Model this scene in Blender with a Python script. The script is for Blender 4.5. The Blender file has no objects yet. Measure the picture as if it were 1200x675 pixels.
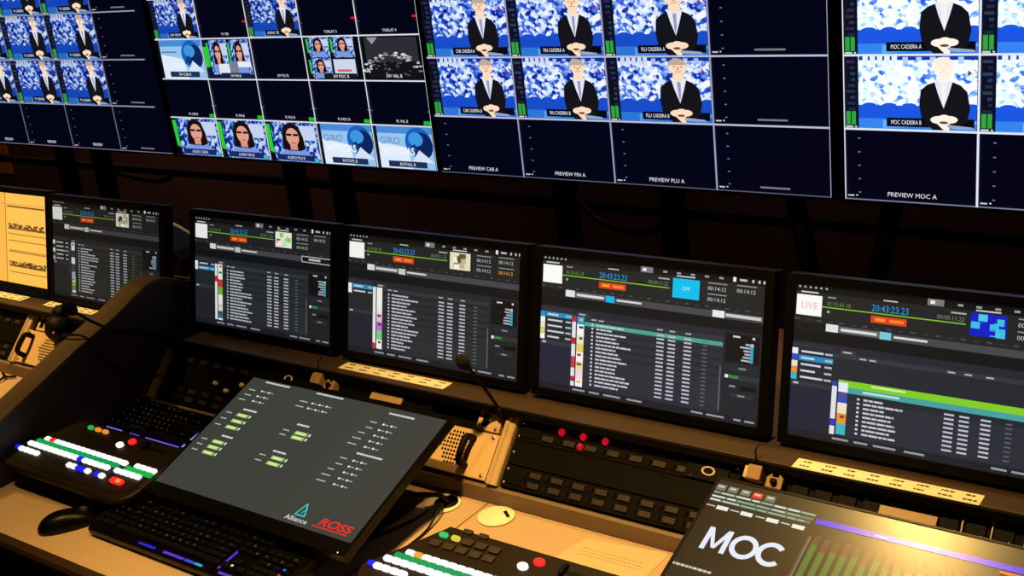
import bpy, bmesh, math, random
from mathutils import Vector, Matrix
SC = bpy.context.scene
COL = SC.collection
PI = math.pi

# ------------------------------------------------------------------ colours and materials
def lin(c):
    return tuple((x / 255 / 12.92) if x / 255 <= .04045 else ((x / 255 + .055) / 1.055) ** 2.4 for x in c[:3])

def material(name, rgb, rough=.5, metal=0., noise=None, bump=0., spec=.5, coat=0.):
    m = bpy.data.materials.new(name); m.use_nodes = True
    nt = m.node_tree; b = nt.nodes['Principled BSDF']
    c = lin(rgb)
    b.inputs['Base Color'].default_value = (*c, 1)
    b.inputs['Roughness'].default_value = rough
    b.inputs['Metallic'].default_value = metal
    b.inputs['Specular IOR Level'].default_value = spec
    b.inputs['Coat Weight'].default_value = coat
    tc = nt.nodes.new('ShaderNodeTexCoord')
    mp = nt.nodes.new('ShaderNodeMapping'); nt.links.new(tc.outputs['Object'], mp.inputs[0])
    nz = nt.nodes.new('ShaderNodeTexNoise'); nt.links.new(mp.outputs[0], nz.inputs['Vector'])
    sc, amt, scale = noise or ((1, 1, 1), .06, 60)
    mp.inputs['Scale'].default_value = sc
    nz.inputs['Scale'].default_value = scale; nz.inputs['Detail'].default_value = 5
    mx = nt.nodes.new('ShaderNodeMix'); mx.data_type = 'RGBA'
    mx.inputs['A'].default_value = (*[x * (1 - amt) for x in c], 1)
    mx.inputs['B'].default_value = (*[min(1, x * (1 + amt)) for x in c], 1)
    nt.links.new(nz.outputs['Fac'], mx.inputs['Factor'])
    nt.links.new(mx.outputs['Result'], b.inputs['Base Color'])
    if bump:
        bp = nt.nodes.new('ShaderNodeBump'); bp.inputs['Strength'].default_value = bump; bp.inputs['Distance'].default_value = .002
        nt.links.new(nz.outputs['Fac'], bp.inputs['Height']); nt.links.new(bp.outputs['Normal'], b.inputs['Normal'])
    return m

def screen_material(name, rough, strength=1., spec=.3):
    m = bpy.data.materials.new(name); m.use_nodes = True
    nt = m.node_tree; b = nt.nodes['Principled BSDF']
    b.inputs['Base Color'].default_value = (.006, .006, .007, 1)
    b.inputs['Roughness'].default_value = rough
    b.inputs['Specular IOR Level'].default_value = spec
    a = nt.nodes.new('ShaderNodeAttribute'); a.attribute_name = 'Col'
    nt.links.new(a.outputs['Color'], b.inputs['Emission Color'])
    b.inputs['Emission Strength'].default_value = strength
    return m

def mosaic_material():
    """The studio backdrop shown on the video tiles: blue and white out-of-focus patches."""
    m = bpy.data.materials.new('video_backdrop'); m.use_nodes = True
    nt = m.node_tree; N = nt.nodes; K = nt.links; b = N['Principled BSDF']
    b.inputs['Base Color'].default_value = (.006, .006, .007, 1); b.inputs['Roughness'].default_value = .4
    uv = N.new('ShaderNodeAttribute'); uv.attribute_name = 'tuv'
    col = N.new('ShaderNodeAttribute'); col.attribute_name = 'Col'
    mp = N.new('ShaderNodeMapping'); mp.inputs['Scale'].default_value = (25, 14, 1); K.new(uv.outputs['Vector'], mp.inputs[0])
    vo = N.new('ShaderNodeTexVoronoi'); vo.inputs['Scale'].default_value = 1; vo.inputs['Randomness'].default_value = .95
    vo.feature = 'SMOOTH_F1'; vo.inputs['Smoothness'].default_value = .35
    K.new(mp.outputs[0], vo.inputs['Vector'])
    sx = N.new('ShaderNodeSeparateColor'); K.new(vo.outputs['Color'], sx.inputs[0])
    nz = N.new('ShaderNodeTexNoise'); nz.inputs['Scale'].default_value = 4.5; nz.inputs['Detail'].default_value = 2
    K.new(uv.outputs['Vector'], nz.inputs['Vector'])
    sep = N.new('ShaderNodeSeparateColor'); K.new(col.outputs['Color'], sep.inputs[0])
    def math_(op, a, bb):
        n = N.new('ShaderNodeMath'); n.operation = op
        for i, x in enumerate((a, bb)):
            if isinstance(x, (int, float)): n.inputs[i].default_value = x
            else: K.new(x, n.inputs[i])
        return n.outputs[0]
    f = math_('ADD', math_('MULTIPLY', sx.outputs[0], .62), math_('MULTIPLY', nz.outputs['Fac'], .75))
    f = math_('ADD', f, math_('SUBTRACT', sep.outputs[0], .20))
    rp = N.new('ShaderNodeValToRGB'); K.new(f, rp.inputs[0])
    e = rp.color_ramp.elements
    pts = [(.0, (6, 14, 70)), (.26, (14, 36, 150)), (.42, (40, 84, 214)), (.54, (120, 160, 240)), (.64, (214, 226, 252)), (.9, (255, 252, 255))]
    e[0].position, e[0].color = pts[0][0], (*lin(pts[0][1]), 1)
    e[1].position, e[1].color = pts[-1][0], (*lin(pts[-1][1]), 1)
    for p, c in pts[1:-1]:
        q = e.new(p); q.color = (*lin(c), 1)
    mu = N.new('ShaderNodeMix'); mu.data_type = 'RGBA'; mu.blend_type = 'MULTIPLY'; mu.inputs['Factor'].default_value = 1
    K.new(rp.outputs[0], mu.inputs['A'])
    cb = N.new('ShaderNodeCombineColor')
    K.new(sep.outputs[2], cb.inputs[0]); K.new(sep.outputs[1], cb.inputs[1]); K.new(sep.outputs[1], cb.inputs[2])
    K.new(cb.outputs[0], mu.inputs['B'])
    K.new(mu.outputs['Result'], b.inputs['Emission Color']); b.inputs['Emission Strength'].default_value = 1
    return m

M = dict(
    desk=material('desk_laminate', (196, 168, 140), .42, noise=((1, 1, 1), .05, 130)),
    lip=material('desk_lip_wood', (118, 98, 78), .55, noise=((1, 8, 8), .12, 22)),
    shelf=material('shelf_wood', (60, 44, 29), .5, noise=((1, 14, 14), .2, 12)),
    trim=material('desk_edge_trim', (52, 34, 22), .45),
    black=material('black_plastic', (7, 6, 7), .55, spec=.12),
    gloss=material('black_gloss_plastic', (6, 5, 6), .35, spec=.2),
    brownblack=material('console_black', (28, 20, 16), .5, spec=.2),
    rack=material('rack_black_metal', (8, 7, 7), .6, spec=.1),
    rackbrown=material('rack_key_plastic', (40, 30, 24), .55, noise=((1, 1, 1), .5, 90)),
    bezel=material('monitor_bezel', (7, 6, 7), .45, spec=.18),
    divider=material('divider_laminate', (58, 44, 40), .6),
    divtop=material('divider_edge_wood', (92, 66, 40), .55, noise=((6, 1, 6), .12, 20)),
    alu=material('brushed_post', (214, 184, 146), .42, .2),
    lid=material('flap_plastic', (184, 150, 112), .5),
    dulltan=material('worn_tan_plastic', (158, 124, 90), .55),
    tan=material('tan_painted_metal', (222, 186, 140), .45, noise=((1, 1, 1), .04, 200)),
    paper=material('label_paper', (250, 236, 206), .7),
    sheet=material('desk_sheet', (218, 190, 154), .3),
    ink=material('label_ink', (70, 46, 30), .7),
    chrome=material('screw_metal', (210, 200, 190), .25, .9),
    whitepl=material('white_plastic', (222, 205, 180), .4),
    wall=material('room_wall', (96, 74, 70), .85, noise=((1, 1, 1), .1, 8)),
    floor=material('carpet_floor', (26, 22, 20), .95, noise=((1, 1, 1), .25, 300), bump=.3),
    ceil=material('ceiling_paint', (46, 42, 40), .9),
    steel=material('dark_steel', (16, 15, 18), .5, .5),
    cable=material('black_cable', (6, 5, 6), .5, spec=.2),
    wcable=material('pale_cable', (235, 232, 250), .35),
    foam=material('foam_windscreen', (6, 5, 5), .95, noise=((1, 1, 1), .3, 500), bump=.4),
    orange=material('orange_matte', (250, 170, 60), .7),
    key=material('key_plastic', (8, 7, 9), .5, spec=.15),
)
SCR = screen_material('monitor_picture', .45)
WALLSCR = screen_material('video_wall_picture', .4)
TOUCH = screen_material('touch_glass_picture', .34, spec=.42)
GLOSSY = screen_material('glossy_glass_picture', .25, spec=.6)
GLOW = screen_material('lit_indicator', .4)
MOSAIC = mosaic_material()

# ------------------------------------------------------------------ mesh building
class MB:
    def __init__(s): s.v = []; s.f = []; s.m = []; s.c = []; s.s = []; s.uv = []
    def add(s, vs, fs, mat=0, M_=None, col=(0, 0, 0), smooth=False, uvs=None):
        o = len(s.v)
        s.v += [tuple((M_ @ Vector(p)) if M_ else p) for p in vs]
        for k, f in enumerate(fs):
            s.f.append([o + i for i in f]); s.m.append(mat); s.c.append(col); s.s.append(smooth)
            s.uv.append([uvs[i] for i in f] if uvs else None)
        return s
    def box(s, x0, x1, y0, y1, z0, z1, mat=0, M_=None, col=(0, 0, 0)):
        vs = [(x, y, z) for z in (z0, z1) for y in (y0, y1) for x in (x0, x1)]
        return s.add(vs, [(0, 2, 3, 1), (4, 5, 7, 6), (0, 1, 5, 4), (2, 6, 7, 3), (0, 4, 6, 2), (1, 3, 7, 5)], mat, M_, col)
    def prism(s, pts, x0, x1, mat=0, M_=None, axis='x', col=(0, 0, 0)):
        n = len(pts)
        mk = {'x': lambda t, p: (t, p[0], p[1]), 'z': lambda t, p: (p[0], p[1], t), 'y': lambda t, p: (p[0], t, p[1])}[axis]
        vs = [mk(x0, p) for p in pts] + [mk(x1, p) for p in pts]
        return s.add(vs, [tuple(range(n))[::-1], tuple(range(n, 2 * n))] + [(i, (i + 1) % n, n + (i + 1) % n, n + i) for i in range(n)], mat, M_, col)
    def lathe(s, prof, seg=20, mat=0, M_=None, col=(0, 0, 0)):
        vs = []; fs = []
        for r, z in prof:
            vs += [(r * math.cos(2 * PI * k / seg), r * math.sin(2 * PI * k / seg), z) for k in range(seg)]
        for i in range(len(prof) - 1):
            for k in range(seg):
                a = i * seg + k; b = i * seg + (k + 1) % seg
                fs.append((a, b, b + seg, a + seg))
        fs.append(tuple(range(seg))[::-1]); fs.append(tuple(range((len(prof) - 1) * seg, len(prof) * seg)))
        return s.add(vs, fs, mat, M_, col, smooth=True)
    def tube(s, pts, r, seg=8, mat=0, col=(0, 0, 0), M_=None):
        P = [Vector(p) for p in pts]
        n = len(P); T = [(P[min(i + 1, n - 1)] - P[max(i - 1, 0)]).normalized() for i in range(n)]
        up = Vector((0, 0, 1)) if abs(T[0].z) < .9 else Vector((1, 0, 0))
        vs = []; fs = []
        for i in range(n):
            a = T[i].cross(up).normalized(); b = a.cross(T[i]); up = b if b.length > .1 else up
            rr = r[i] if isinstance(r, (list, tuple)) else r
            vs += [tuple(P[i] + rr * (math.cos(2 * PI * k / seg) * a + math.sin(2 * PI * k / seg) * b)) for k in range(seg)]
        for i in range(n - 1):
            for k in range(seg):
                a = i * seg + k; b = i * seg + (k + 1) % seg
                fs.append((a, a + seg, b + seg, b))
        fs.append(tuple(range(seg))); fs.append(tuple(range((n - 1) * seg, n * seg))[::-1])
        return s.add(vs, fs, mat, M_, col, smooth=True)
    def build(s, name, mats, parent=None, bevel=0., seg=2):
        me = bpy.data.meshes.new(name)
        me.from_pydata(s.v, [], s.f)
        for m in (mats if isinstance(mats, (list, tuple)) else [mats]): me.materials.append(m)
        me.polygons.foreach_set('material_index', s.m)
        me.polygons.foreach_set('use_smooth', s.s)
        if any(c != (0, 0, 0) for c in s.c):
            ca = me.color_attributes.new('Col', 'FLOAT_COLOR', 'CORNER')
            flat = []
            for c, f in zip(s.c, s.f): flat += [*c, 1.] * len(f)
            ca.data.foreach_set('color', flat)
        if any(s.uv):
            at = me.attributes.new('tuv', 'FLOAT_VECTOR', 'CORNER')
            flat = []
            for u, f in zip(s.uv, s.f):
                for i in range(len(f)): flat += [u[i][0], u[i][1], 0.] if u else [0., 0., 0.]
            at.data.foreach_set('vector', flat)
        me.validate(clean_customdata=False)
        bm = bmesh.new(); bm.from_mesh(me)
        if bevel:
            es = [e for e in bm.edges if len(e.link_faces) == 2 and e.calc_face_angle(0) > .6]
            bmesh.ops.bevel(bm, geom=es, offset=bevel, segments=seg, profile=.6, affect='EDGES', clamp_overlap=True)
            for f in bm.faces: f.smooth = False
        if not any(s.uv) and not any(c != (0, 0, 0) for c in s.c): bmesh.ops.recalc_face_normals(bm, faces=bm.faces)
        bm.to_mesh(me); bm.free()
        o = bpy.data.objects.new(name, me); COL.objects.link(o)
        if parent: o.parent = parent
        return o

def smooth_path(pts, n=8):
    P = [Vector(p) for p in pts]; out = []
    for i in range(len(P) - 1):
        p0, p1, p2, p3 = P[max(i - 1, 0)], P[i], P[i + 1], P[min(i + 2, len(P) - 1)]
        for k in range(n):
            t = k / n
            out.append(.5 * ((2 * p1) + (p2 - p0) * t + (2 * p0 - 5 * p1 + 4 * p2 - p3) * t * t + (3 * p1 - p0 - 3 * p2 + p3) * t ** 3))
    out.append(P[-1]); return out

def tag(o, label, cat, group=None, kind=None):
    if label: o['label'] = label
    if cat: o['category'] = cat
    if group: o['group'] = group
    if kind: o['kind'] = kind
    return o
def thing(name, label, cat, loc, group=None, rot=None):
    o = bpy.data.objects.new(name, None); COL.objects.link(o); o.empty_display_size = .05
    o.location = loc
    if rot: o.rotation_euler = rot
    return tag(o, label, cat, group)
def struct(name, mb, mat, bevel=0):
    return tag(mb.build(name, mat, None, bevel), None, None, None, 'structure')
def frame(origin, x, y, z):
    m = Matrix.Identity(4)
    for i, a in enumerate((Vector(x), Vector(y), Vector(z), Vector(origin))): m.col[i][:3] = a
    return m

# ------------------------------------------------------------------ flat pictures on screens
_font = {}
def glyphs(t, bold=0., shear=0., big=False):
    bold = bold if big else 0.
    k = (t, bold, shear)
    if k in _font: return _font[k]
    cu = bpy.data.curves.new('t', 'FONT'); cu.body = t; cu.resolution_u = 2 if not big else 10; cu.offset = bold; cu.shear = shear
    o = bpy.data.objects.new('t', cu); COL.objects.link(o)
    dg = bpy.context.evaluated_depsgraph_get(); me = o.evaluated_get(dg).to_mesh()
    vs = [(v.co.x, v.co.y) for v in me.vertices]; fs = [tuple(p.vertices) for p in me.polygons]
    o.evaluated_get(dg).to_mesh_clear(); bpy.data.objects.remove(o); bpy.data.curves.remove(cu)
    w = max([v[0] for v in vs] or [1]); x0 = min([v[0] for v in vs] or [0])
    _font[k] = ([(a - x0, b) for a, b in vs], fs, w - x0)
    return _font[k]

class Pic:
    """Collects flat coloured shapes in screen coordinates (metres), layered a hair apart, into one mesh."""
    EPS = .00022
    def __init__(s, M_, base=0): s.mb = MB(); s.M = M_; s.base = base; s.T = Matrix.Identity(3)
    def poly(s, pts, col, layer=1, mat=0, uvs=None, gain=1.):
        c = tuple(max(1e-5, x * gain) for x in (lin(col) if mat == 0 else col))
        s.mb.add([(p[0], p[1], (s.base + layer) * s.EPS) for p in pts], [tuple(range(len(pts)))], mat, s.M, c, uvs=uvs)
    def rect(s, x0, y0, x1, y1, col, layer=1, gain=1.):
        s.poly([(x0, y0), (x1, y0), (x1, y1), (x0, y1)], col, layer, gain=gain)
    def mosaic(s, x0, y0, x1, y1, bias, gain, red=None, layer=1, off=(0, 0)):
        s.poly([(x0, y0), (x1, y0), (x1, y1), (x0, y1)], (bias, gain, red if red is not None else gain), layer, 1,
               [(off[0], off[1]), (off[0] + 1, off[1]), (off[0] + 1, off[1] + 1), (off[0], off[1] + 1)])
    def ell(s, x, y, rx, ry, col, layer=1, n=16, gain=1.):
        s.poly([(x + rx * math.cos(2 * PI * k / n), y + ry * math.sin(2 * PI * k / n)) for k in range(n)], col, layer, gain=gain)
    def text(s, t, x, y, h, col, layer=2, align='l', bold=0., shear=0., width=None, gain=1.):
        vs, fs, w = glyphs(t, bold, shear, h > .014)
        k = h / .7; kx = k if width is None else width / w
        ox = x - (w * kx / 2 if align == 'c' else w * kx if align == 'r' else 0)
        c = tuple(max(1e-5, q * gain) for q in lin(col))
        s.mb.add([(ox + a * kx, y + b * k, (s.base + layer) * s.EPS) for a, b in vs], fs, 0, s.M, c)
    def line(s, x0, y0, x1, y1, w, col, layer=1, gain=1.):
        d = Vector((x1 - x0, y1 - y0)); n = Vector((-d.y, d.x)).normalized() * w / 2
        s.poly([(x0 - n.x, y0 - n.y), (x1 - n.x, y1 - n.y), (x1 + n.x, y1 + n.y), (x0 + n.x, y0 + n.y)], col, layer, gain=gain)
    def build(s, name, scr, parent): return s.mb.build(name, [scr, MOSAIC], parent)

# ------------------------------------------------------------------ camera
CAM = Vector((0, 0, 1.925))
yaw, pitch, roll = .6632, .3332, -.1167
fw = Vector((-math.sin(yaw) * math.cos(pitch), math.cos(yaw) * math.cos(pitch), -math.sin(pitch)))
rt = Vector((math.cos(yaw), math.sin(yaw), 0)); up = rt.cross(fw)
r2 = math.cos(roll) * rt + math.sin(roll) * up; u2 = -math.sin(roll) * rt + math.cos(roll) * up
cd = bpy.data.cameras.new('camera'); cam = bpy.data.objects.new('camera', cd); COL.objects.link(cam)
cam.matrix_world = frame(CAM, r2, u2, -fw)
cd.sensor_width = 36; cd.lens = 1390.46 / 1200 * 36; cd.clip_start = .02
SC.camera = cam

# ------------------------------------------------------------------ room
X0, X1, Y0r, Y1r, H = -7.0, 2.6, -2.0, 3.7, 2.95
struct('floor', MB().box(X0, X1, Y0r, Y1r, -.1, 0), M['floor'])
struct('ceiling', MB().box(X0, X1, Y0r, Y1r, H, H + .1), M['ceil'])
struct('wall_back', MB().box(X0, X1, Y1r, Y1r + .1, 0, H), M['wall'])
struct('wall_front', MB().box(X0, X1, Y0r - .1, Y0r, 0, H), M['wall'])
struct('wall_left', MB().box(X0 - .1, X0, Y0r, Y1r, 0, H), M['wall'])
struct('wall_right', MB().box(X1, X1 + .1, Y0r, Y1r, 0, H), M['wall'])
b = MB().box(X0, X1, Y1r - .015, Y1r - .001, 0, .1)
struct('baseboard_back', b, M['trim'])

# ------------------------------------------------------------------ desks
DZ = .75; SHZ = .922
RACK0 = Vector((0, 1.605, .79)); RV = Vector((0, .1, .107)).normalized(); RN = Vector((0, -RV.z, RV.y))
def desk(x0, x1, label, label2):
    d = thing('control_desk', label, 'desk', ((x0 + x1) / 2, 1.5, 0), 'control desk halves')
    d.matrix_world = Matrix.Translation(((x0 + x1) / 2, 1.5, 0))
    T = Matrix.Translation((-(x0 + x1) / 2, -1.5, 0))
    MB().box(x0, x1, 1.06, 1.599, DZ - .035, DZ, M_=T).build('worktop', M['desk'], d)
    pr = [(1.06, DZ - .0005), (1.052, DZ - .001), (1.044, DZ - .006), (1.041, DZ - .016), (1.044, DZ - .030), (1.06, DZ - .040)]
    MB().prism(pr, x0, x1, M_=T).build('front_edge', M['trim'], d)
    c = thing('console_housing', label2, 'console', ((x0 + x1) / 2, 1.75, 0), 'console housings')
    dd = d; d = c; T0 = T; T = Matrix.Translation((-(x0 + x1) / 2, -1.75, 0))
    MB().prism([(1.600, DZ), (1.625, DZ), (1.625, .782), (1.606, .786), (1.600, .783)], x0, x1, M_=T).build('upstand', M['lip'], d)
    # sloping bay that carries the rack units
    q0 = RACK0 - RN * .012 - RV * .002; q1 = RACK0 - RN * .012 + RV * .150
    MB().prism([(q0.y, q0.z), (q1.y, q1.z), (q1.y + .02, q1.z - .01), (q0.y + .03, q0.z - .01)], x0, x1, M_=T).build('rack_bay', M['rack'], d)
    MB().box(x0, x1, 1.690, 2.26, SHZ - .016, SHZ, M_=T).build('monitor_shelf', M['shelf'], d, .002)
    MB().box(x0, x1, 1.684, 1.690, SHZ - .017, SHZ - .0015, M_=T).build('shelf_nosing', M['rack'], d, .001)
    MB().box(x0, x1, 1.61, 1.625, 0, DZ, M_=T).build('front_panel', M['brownblack'], d)
    MB().box(x0, x1, 1.72, 1.735, .05, SHZ - .0165, M_=T).build('back_panel', M['brownblack'], d)
    MB().box(x0, x1, 1.95, 1.97, 0, SHZ - .016, M_=T).build('rear_panel', M['brownblack'], d)
    for px in (x0 + .02, x1 - .06):
        MB().box(px, px + .04, 1.12, 1.58, 0, DZ - .036, M_=T0).build('leg_panel', M['brownblack'], dd, .003)
        MB().box(px, px + .04, 1.721, 1.949, 0, SHZ - .0165, M_=T).build('side_panel', M['brownblack'], d, .003)
    return dd, T0
dR, TR = desk(-2.444, .75, 'long wooden control desk carrying keyboards and touch screens, right of the dark divider', 'long console with sloping rack and monitor shelf, right of the dark divider')
dL, TL = desk(-4.3, -2.524, 'warmly lit wooden control desk section left of the dark divider', 'console section with rack and monitor shelf left of the dark divider')
# thin joint lines across the worktop and grommets let into it
for i, xs in enumerate((-1.372,)):
    MB().box(xs - .001, xs + .001, 1.06, 1.598, DZ, DZ + .0004, M_=TR).build('joint_strip', M['trim'], dR)
def grommet(px, py, flip):
    g = MB().lathe([(.0, 0), (.036, 0), (.038, .002), (.036, .004), (.0, .0045)], 28, M_=TR @ Matrix.Translation((px, py, DZ))).build('cable_grommet', M['paper'], dR)
    s = MB()
    if flip:
        s.lathe([(.0, 0), (.025, 0), (.025, .0006), (0, .0008)], 20, M_=TR @ Matrix.Translation((px + .006, py + .004, DZ + .0046)))
    else:
        s.box(-.0035, .0035, -.013, .012, 0, .0008, M_=TR @ Matrix.Translation((px + .017, py + .012, DZ + .0046)) @ Matrix.Rotation(.9, 4, 'Z'))
    s.build('cable_hole', M['black'], g)
grommet(-1.455, 1.556, True); grommet(-1.325, 1.562, False)

# divider
dv = thing('desk_divider', 'tall dark side panel with sloping brown top edge dividing the two desks', 'divider', (-2.484, 1.4, 0))
top = [(.96, .79), (1.04, .83), (1.278, .921), (1.45, .987), (1.56, 1.023), (1.66, 1.066), (1.69, 1.072), (1.72, 1.070), (1.78, 1.043), (1.83, 1.018), (1.88, 1.0), (1.92, .96)]
T = Matrix.Translation((2.484, -1.4, 0))
pts = [(.94, 0), (.94, .76)] + [(a, c - .008) for a, c in top] + [(1.95, .9), (1.95, 0)]
MB().prism(pts, -2.520, -2.448, M_=T).build('side_panel', M['divider'], dv)
strip = top + [(a, c - .0078) for a, c in reversed(top)]
MB().prism(strip, -2.521, -2.4475, M_=T).build('top_edge', M['divtop'], dv)

# ------------------------------------------------------------------ video wall
WY = 2.6365; WZ0 = 1.1137; WW = 1.21; WH = WW * 9 / 16
def skin_head(p, x, y, r, col, hair=None, layer=6):
    if hair: p.ell(x, y + r * .18, r * .98, r * 1.22, hair, layer)
    p.ell(x, y, r * .78, r * 1.05, col, layer + 1)
def presenter(p, x, y, w, h, bias, gain, red, label, cx=.68, sc=1., zoom=0.):
    """one lit tile: level meters on the left, a newsreader in a dark suit before a blue and white backdrop"""
    L = 3
    X = lambda u: x + u * w
    Yv = lambda v: y + v * h
    p.rect(X(0), Yv(0), X(.115), Yv(1), (12, 16, 34), L)
    rnd = random.Random(int(x * 1000) + 7)
    for k in range(9): p.rect(X(.02 + rnd.random() * .05), Yv(.25 + k * .08), X(.09), Yv(.29 + k * .08), (26 + rnd.randint(0, 30), 34 + rnd.randint(0, 30), 60 + rnd.randint(0, 40)), L + 1)
    p.rect(X(.018), Yv(.055), X(.052), Yv(.24), (50, 165, 62), L + 2); p.rect(X(.060), Yv(.055), X(.092), Yv(.24), (50, 165, 62), L + 2)
    p.rect(X(.015), Yv(.02), X(.07), Yv(.04), (220, 225, 235), L + 2); p.rect(X(.085), Yv(.02), X(.10), Yv(.04), (220, 225, 235), L + 2)
    p.mosaic(X(.115), Yv(.30), X(.985), Yv(1), bias, gain, red, L)
    g = gain
    p.rect(X(.115), Yv(0), X(.985), Yv(.16), (46, 118, 214), L, g); p.rect(X(.115), Yv(.15), X(.985), Yv(.33), (24, 76, 200), L + 1, g)
    # wavy upper rim of the blue desk and pale sweep on the floor
    for k in range(6): p.ell(X(.2 + k * .15), Yv(.32), .06 * w, .045 * h, (24, 78, 204), L + 1, 10, g)
    p.poly([(X(.3), Yv(.02)), (X(.985), Yv(.10)), (X(.985), Yv(.14)), (X(.3), Yv(.13))], (84, 160, 236), L + 1, gain=g)
    p.rect(X(.12), Yv(.93), X(.985), Yv(1), (20, 46, 150), L + 1, g)
    for k in range(5): p.rect(X(.15 + k * .055), Yv(.86), X(.19 + k * .055), Yv(.985), (205, 220, 250), L + 2, g)
    for k in range(5): p.rect(X(.45 + k * .1), Yv(.88 + .05 * (k % 2)), X(.49 + k * .1), Yv(.97), (160, 190, 250), L + 2, g)
    p.ell(X(.93), Yv(.76), .02 * w, .045 * h, (150, 30, 110), L + 2, 3)
    # label box
    p.rect(X(.33), Yv(.045), X(.97), Yv(.165), (8, 10, 24), L + 2)
    p.rect(X(.33), Yv(.045), X(.62), Yv(.165), (8, 10, 24), L + 4)
    p.text(label, X(.365), Yv(.078), .058 * h, (235, 238, 245), L + 5, width=.225 * w, bold=.02)
    # person
    sc *= 1.1; a = lambda du: X(cx + du * sc); bb = lambda v: Yv(v if v < .3 else .3 + (v - .3) * (1 + zoom))
    p.poly([(a(-.135), bb(.13)), (a(-.155), bb(.34)), (a(-.145), bb(.54)), (a(-.10), bb(.61)), (a(-.03), bb(.66)), (a(.05), bb(.66)), (a(.12), bb(.605)), (a(.165), bb(.52)), (a(.185), bb(.30)), (a(.165), bb(.12)), (a(.08), bb(.03)), (a(-.05), bb(.0))], (20, 20, 26), L + 3)
    p.poly([(a(-.055), bb(.665)), (a(.07), bb(.665)), (a(.045), bb(.50)), (a(.01), bb(.30)), (a(-.03), bb(.50))], (232, 234, 250), L + 4)
    p.poly([(a(-.008), bb(.62)), (a(.022), bb(.62)), (a(.02), bb(.42)), (a(.01), bb(.32)), (a(0.0), bb(.42))], (150, 152, 190) if red < 1.1 else (250, 246, 240), L + 5)
    warm = (255, 222, 190) if red < 1.1 else (255, 246, 230)
    p.ell(a(.008), bb(.70), .05 * w * sc, .07 * h, warm, L + 5)
    p.ell(a(.008), bb(.83), .068 * w * sc, .115 * h, warm, L + 6)
    p.poly([(a(.075 * math.cos(t)), bb(.87 + .1 * math.sin(t))) for t in [PI * k / 8 for k in range(9)]], (190, 170, 150) if red < 1.1 else (250, 240, 228), L + 7)
    shade = (206, 150, 120) if red < 1.1 else (255, 226, 204)
    for du in (-.022, .034): p.ell(a(du), bb(.845), .013 * w * sc, .012 * h, shade, L + 7, 8)
    p.poly([(a(.002), bb(.84)), (a(.014), bb(.84)), (a(.018), bb(.795)), (a(-.002), bb(.795))], shade, L + 7); p.rect(a(-.018), bb(.765), a(.034), bb(.777), shade, L + 7)
    for du in (-.062, .078): p.ell(a(du), bb(.825), .010 * w * sc, .028 * h, warm, L + 6, 8)
    p.ell(a(-.020), bb(.15), .058 * w * sc, .052 * h, warm, L + 6); p.ell(a(.050), bb(.155), .055 * w * sc, .05 * h, warm, L + 6); p.ell(a(.015), bb(.19), .035 * w * sc, .03 * h, warm, L + 6)
    p.ell(a(.012), bb(.115), .030 * w * sc, .018 * h, (110, 70, 50), L + 7)
    p.poly([(a(.03), bb(.09)), (a(.20), bb(.06)), (a(.22), bb(.03)), (a(.05), bb(.035))], (150, 170, 200), L + 6)
    p.poly([(a(-.04), bb(.11)), (a(.05), bb(.11)), (a(.05), bb(.0)), (a(0.02), bb(.0))], warm, L + 4)
def woman(p, x, y, w, h, label, small=False):
    L = 3; X = lambda u: x + u * w; Yv = lambda v: y + v * h
    p.mosaic(X(.10), Yv(0), X(.97), Yv(1), -.24, .8, .65, L, (3, 1))
    p.rect(X(0), Yv(.0), X(.10), Yv(1), (6, 8, 22), L)
    p.poly([(X(.02), Yv(.25)), (X(.09), Yv(.2)), (X(.08), Yv(.92)), (X(.0), Yv(.92))], (40, 210, 50), L + 1)
    p.rect(X(.62), Yv(.55), X(.94), Yv(.9), (196, 210, 238), L + 1)
    p.poly([(X(.2), Yv(.02)), (X(.26), Yv(.24)), (X(.42), Yv(.36)), (X(.62), Yv(.36)), (X(.78), Yv(.24)), (X(.86), Yv(.02))], (120, 150, 226), L + 2)
    p.poly([(X(.30), Yv(.32)), (X(.30), Yv(.7)), (X(.36), Yv(.9)), (X(.5), Yv(.98)), (X(.64), Yv(.88)), (X(.70), Yv(.62)), (X(.72), Yv(.34)), (X(.62), Yv(.28)), (X(.4), Yv(.28))], (26, 12, 14), L + 3)
    p.ell(X(.5), Yv(.62), .125 * w, .22 * h, (224, 160, 140), L + 4); p.rect(X(.43), Yv(.3), X(.57), Yv(.48), (214, 148, 128), L + 4)
    p.rect(X(.385), Yv(.645), X(.485), Yv(.70), (20, 16, 20), L + 5); p.rect(X(.515), Yv(.645), X(.615), Yv(.70), (20, 16, 20), L + 5)
    p.rect(X(.46), Yv(.47), X(.55), Yv(.49), (160, 60, 60), L + 5)
    if label:
        p.rect(X(.14), Yv(.04), X(.88), Yv(.18), (24, 40, 96), L + 6)
        p.text(label, X(.51), Yv(.075), .07 * h, (230, 235, 250), L + 7, 'c', bold=.02)
        p.rect(X(.86), Yv(.02), X(.94), Yv(.12), (70, 180, 200), L + 7)
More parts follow.
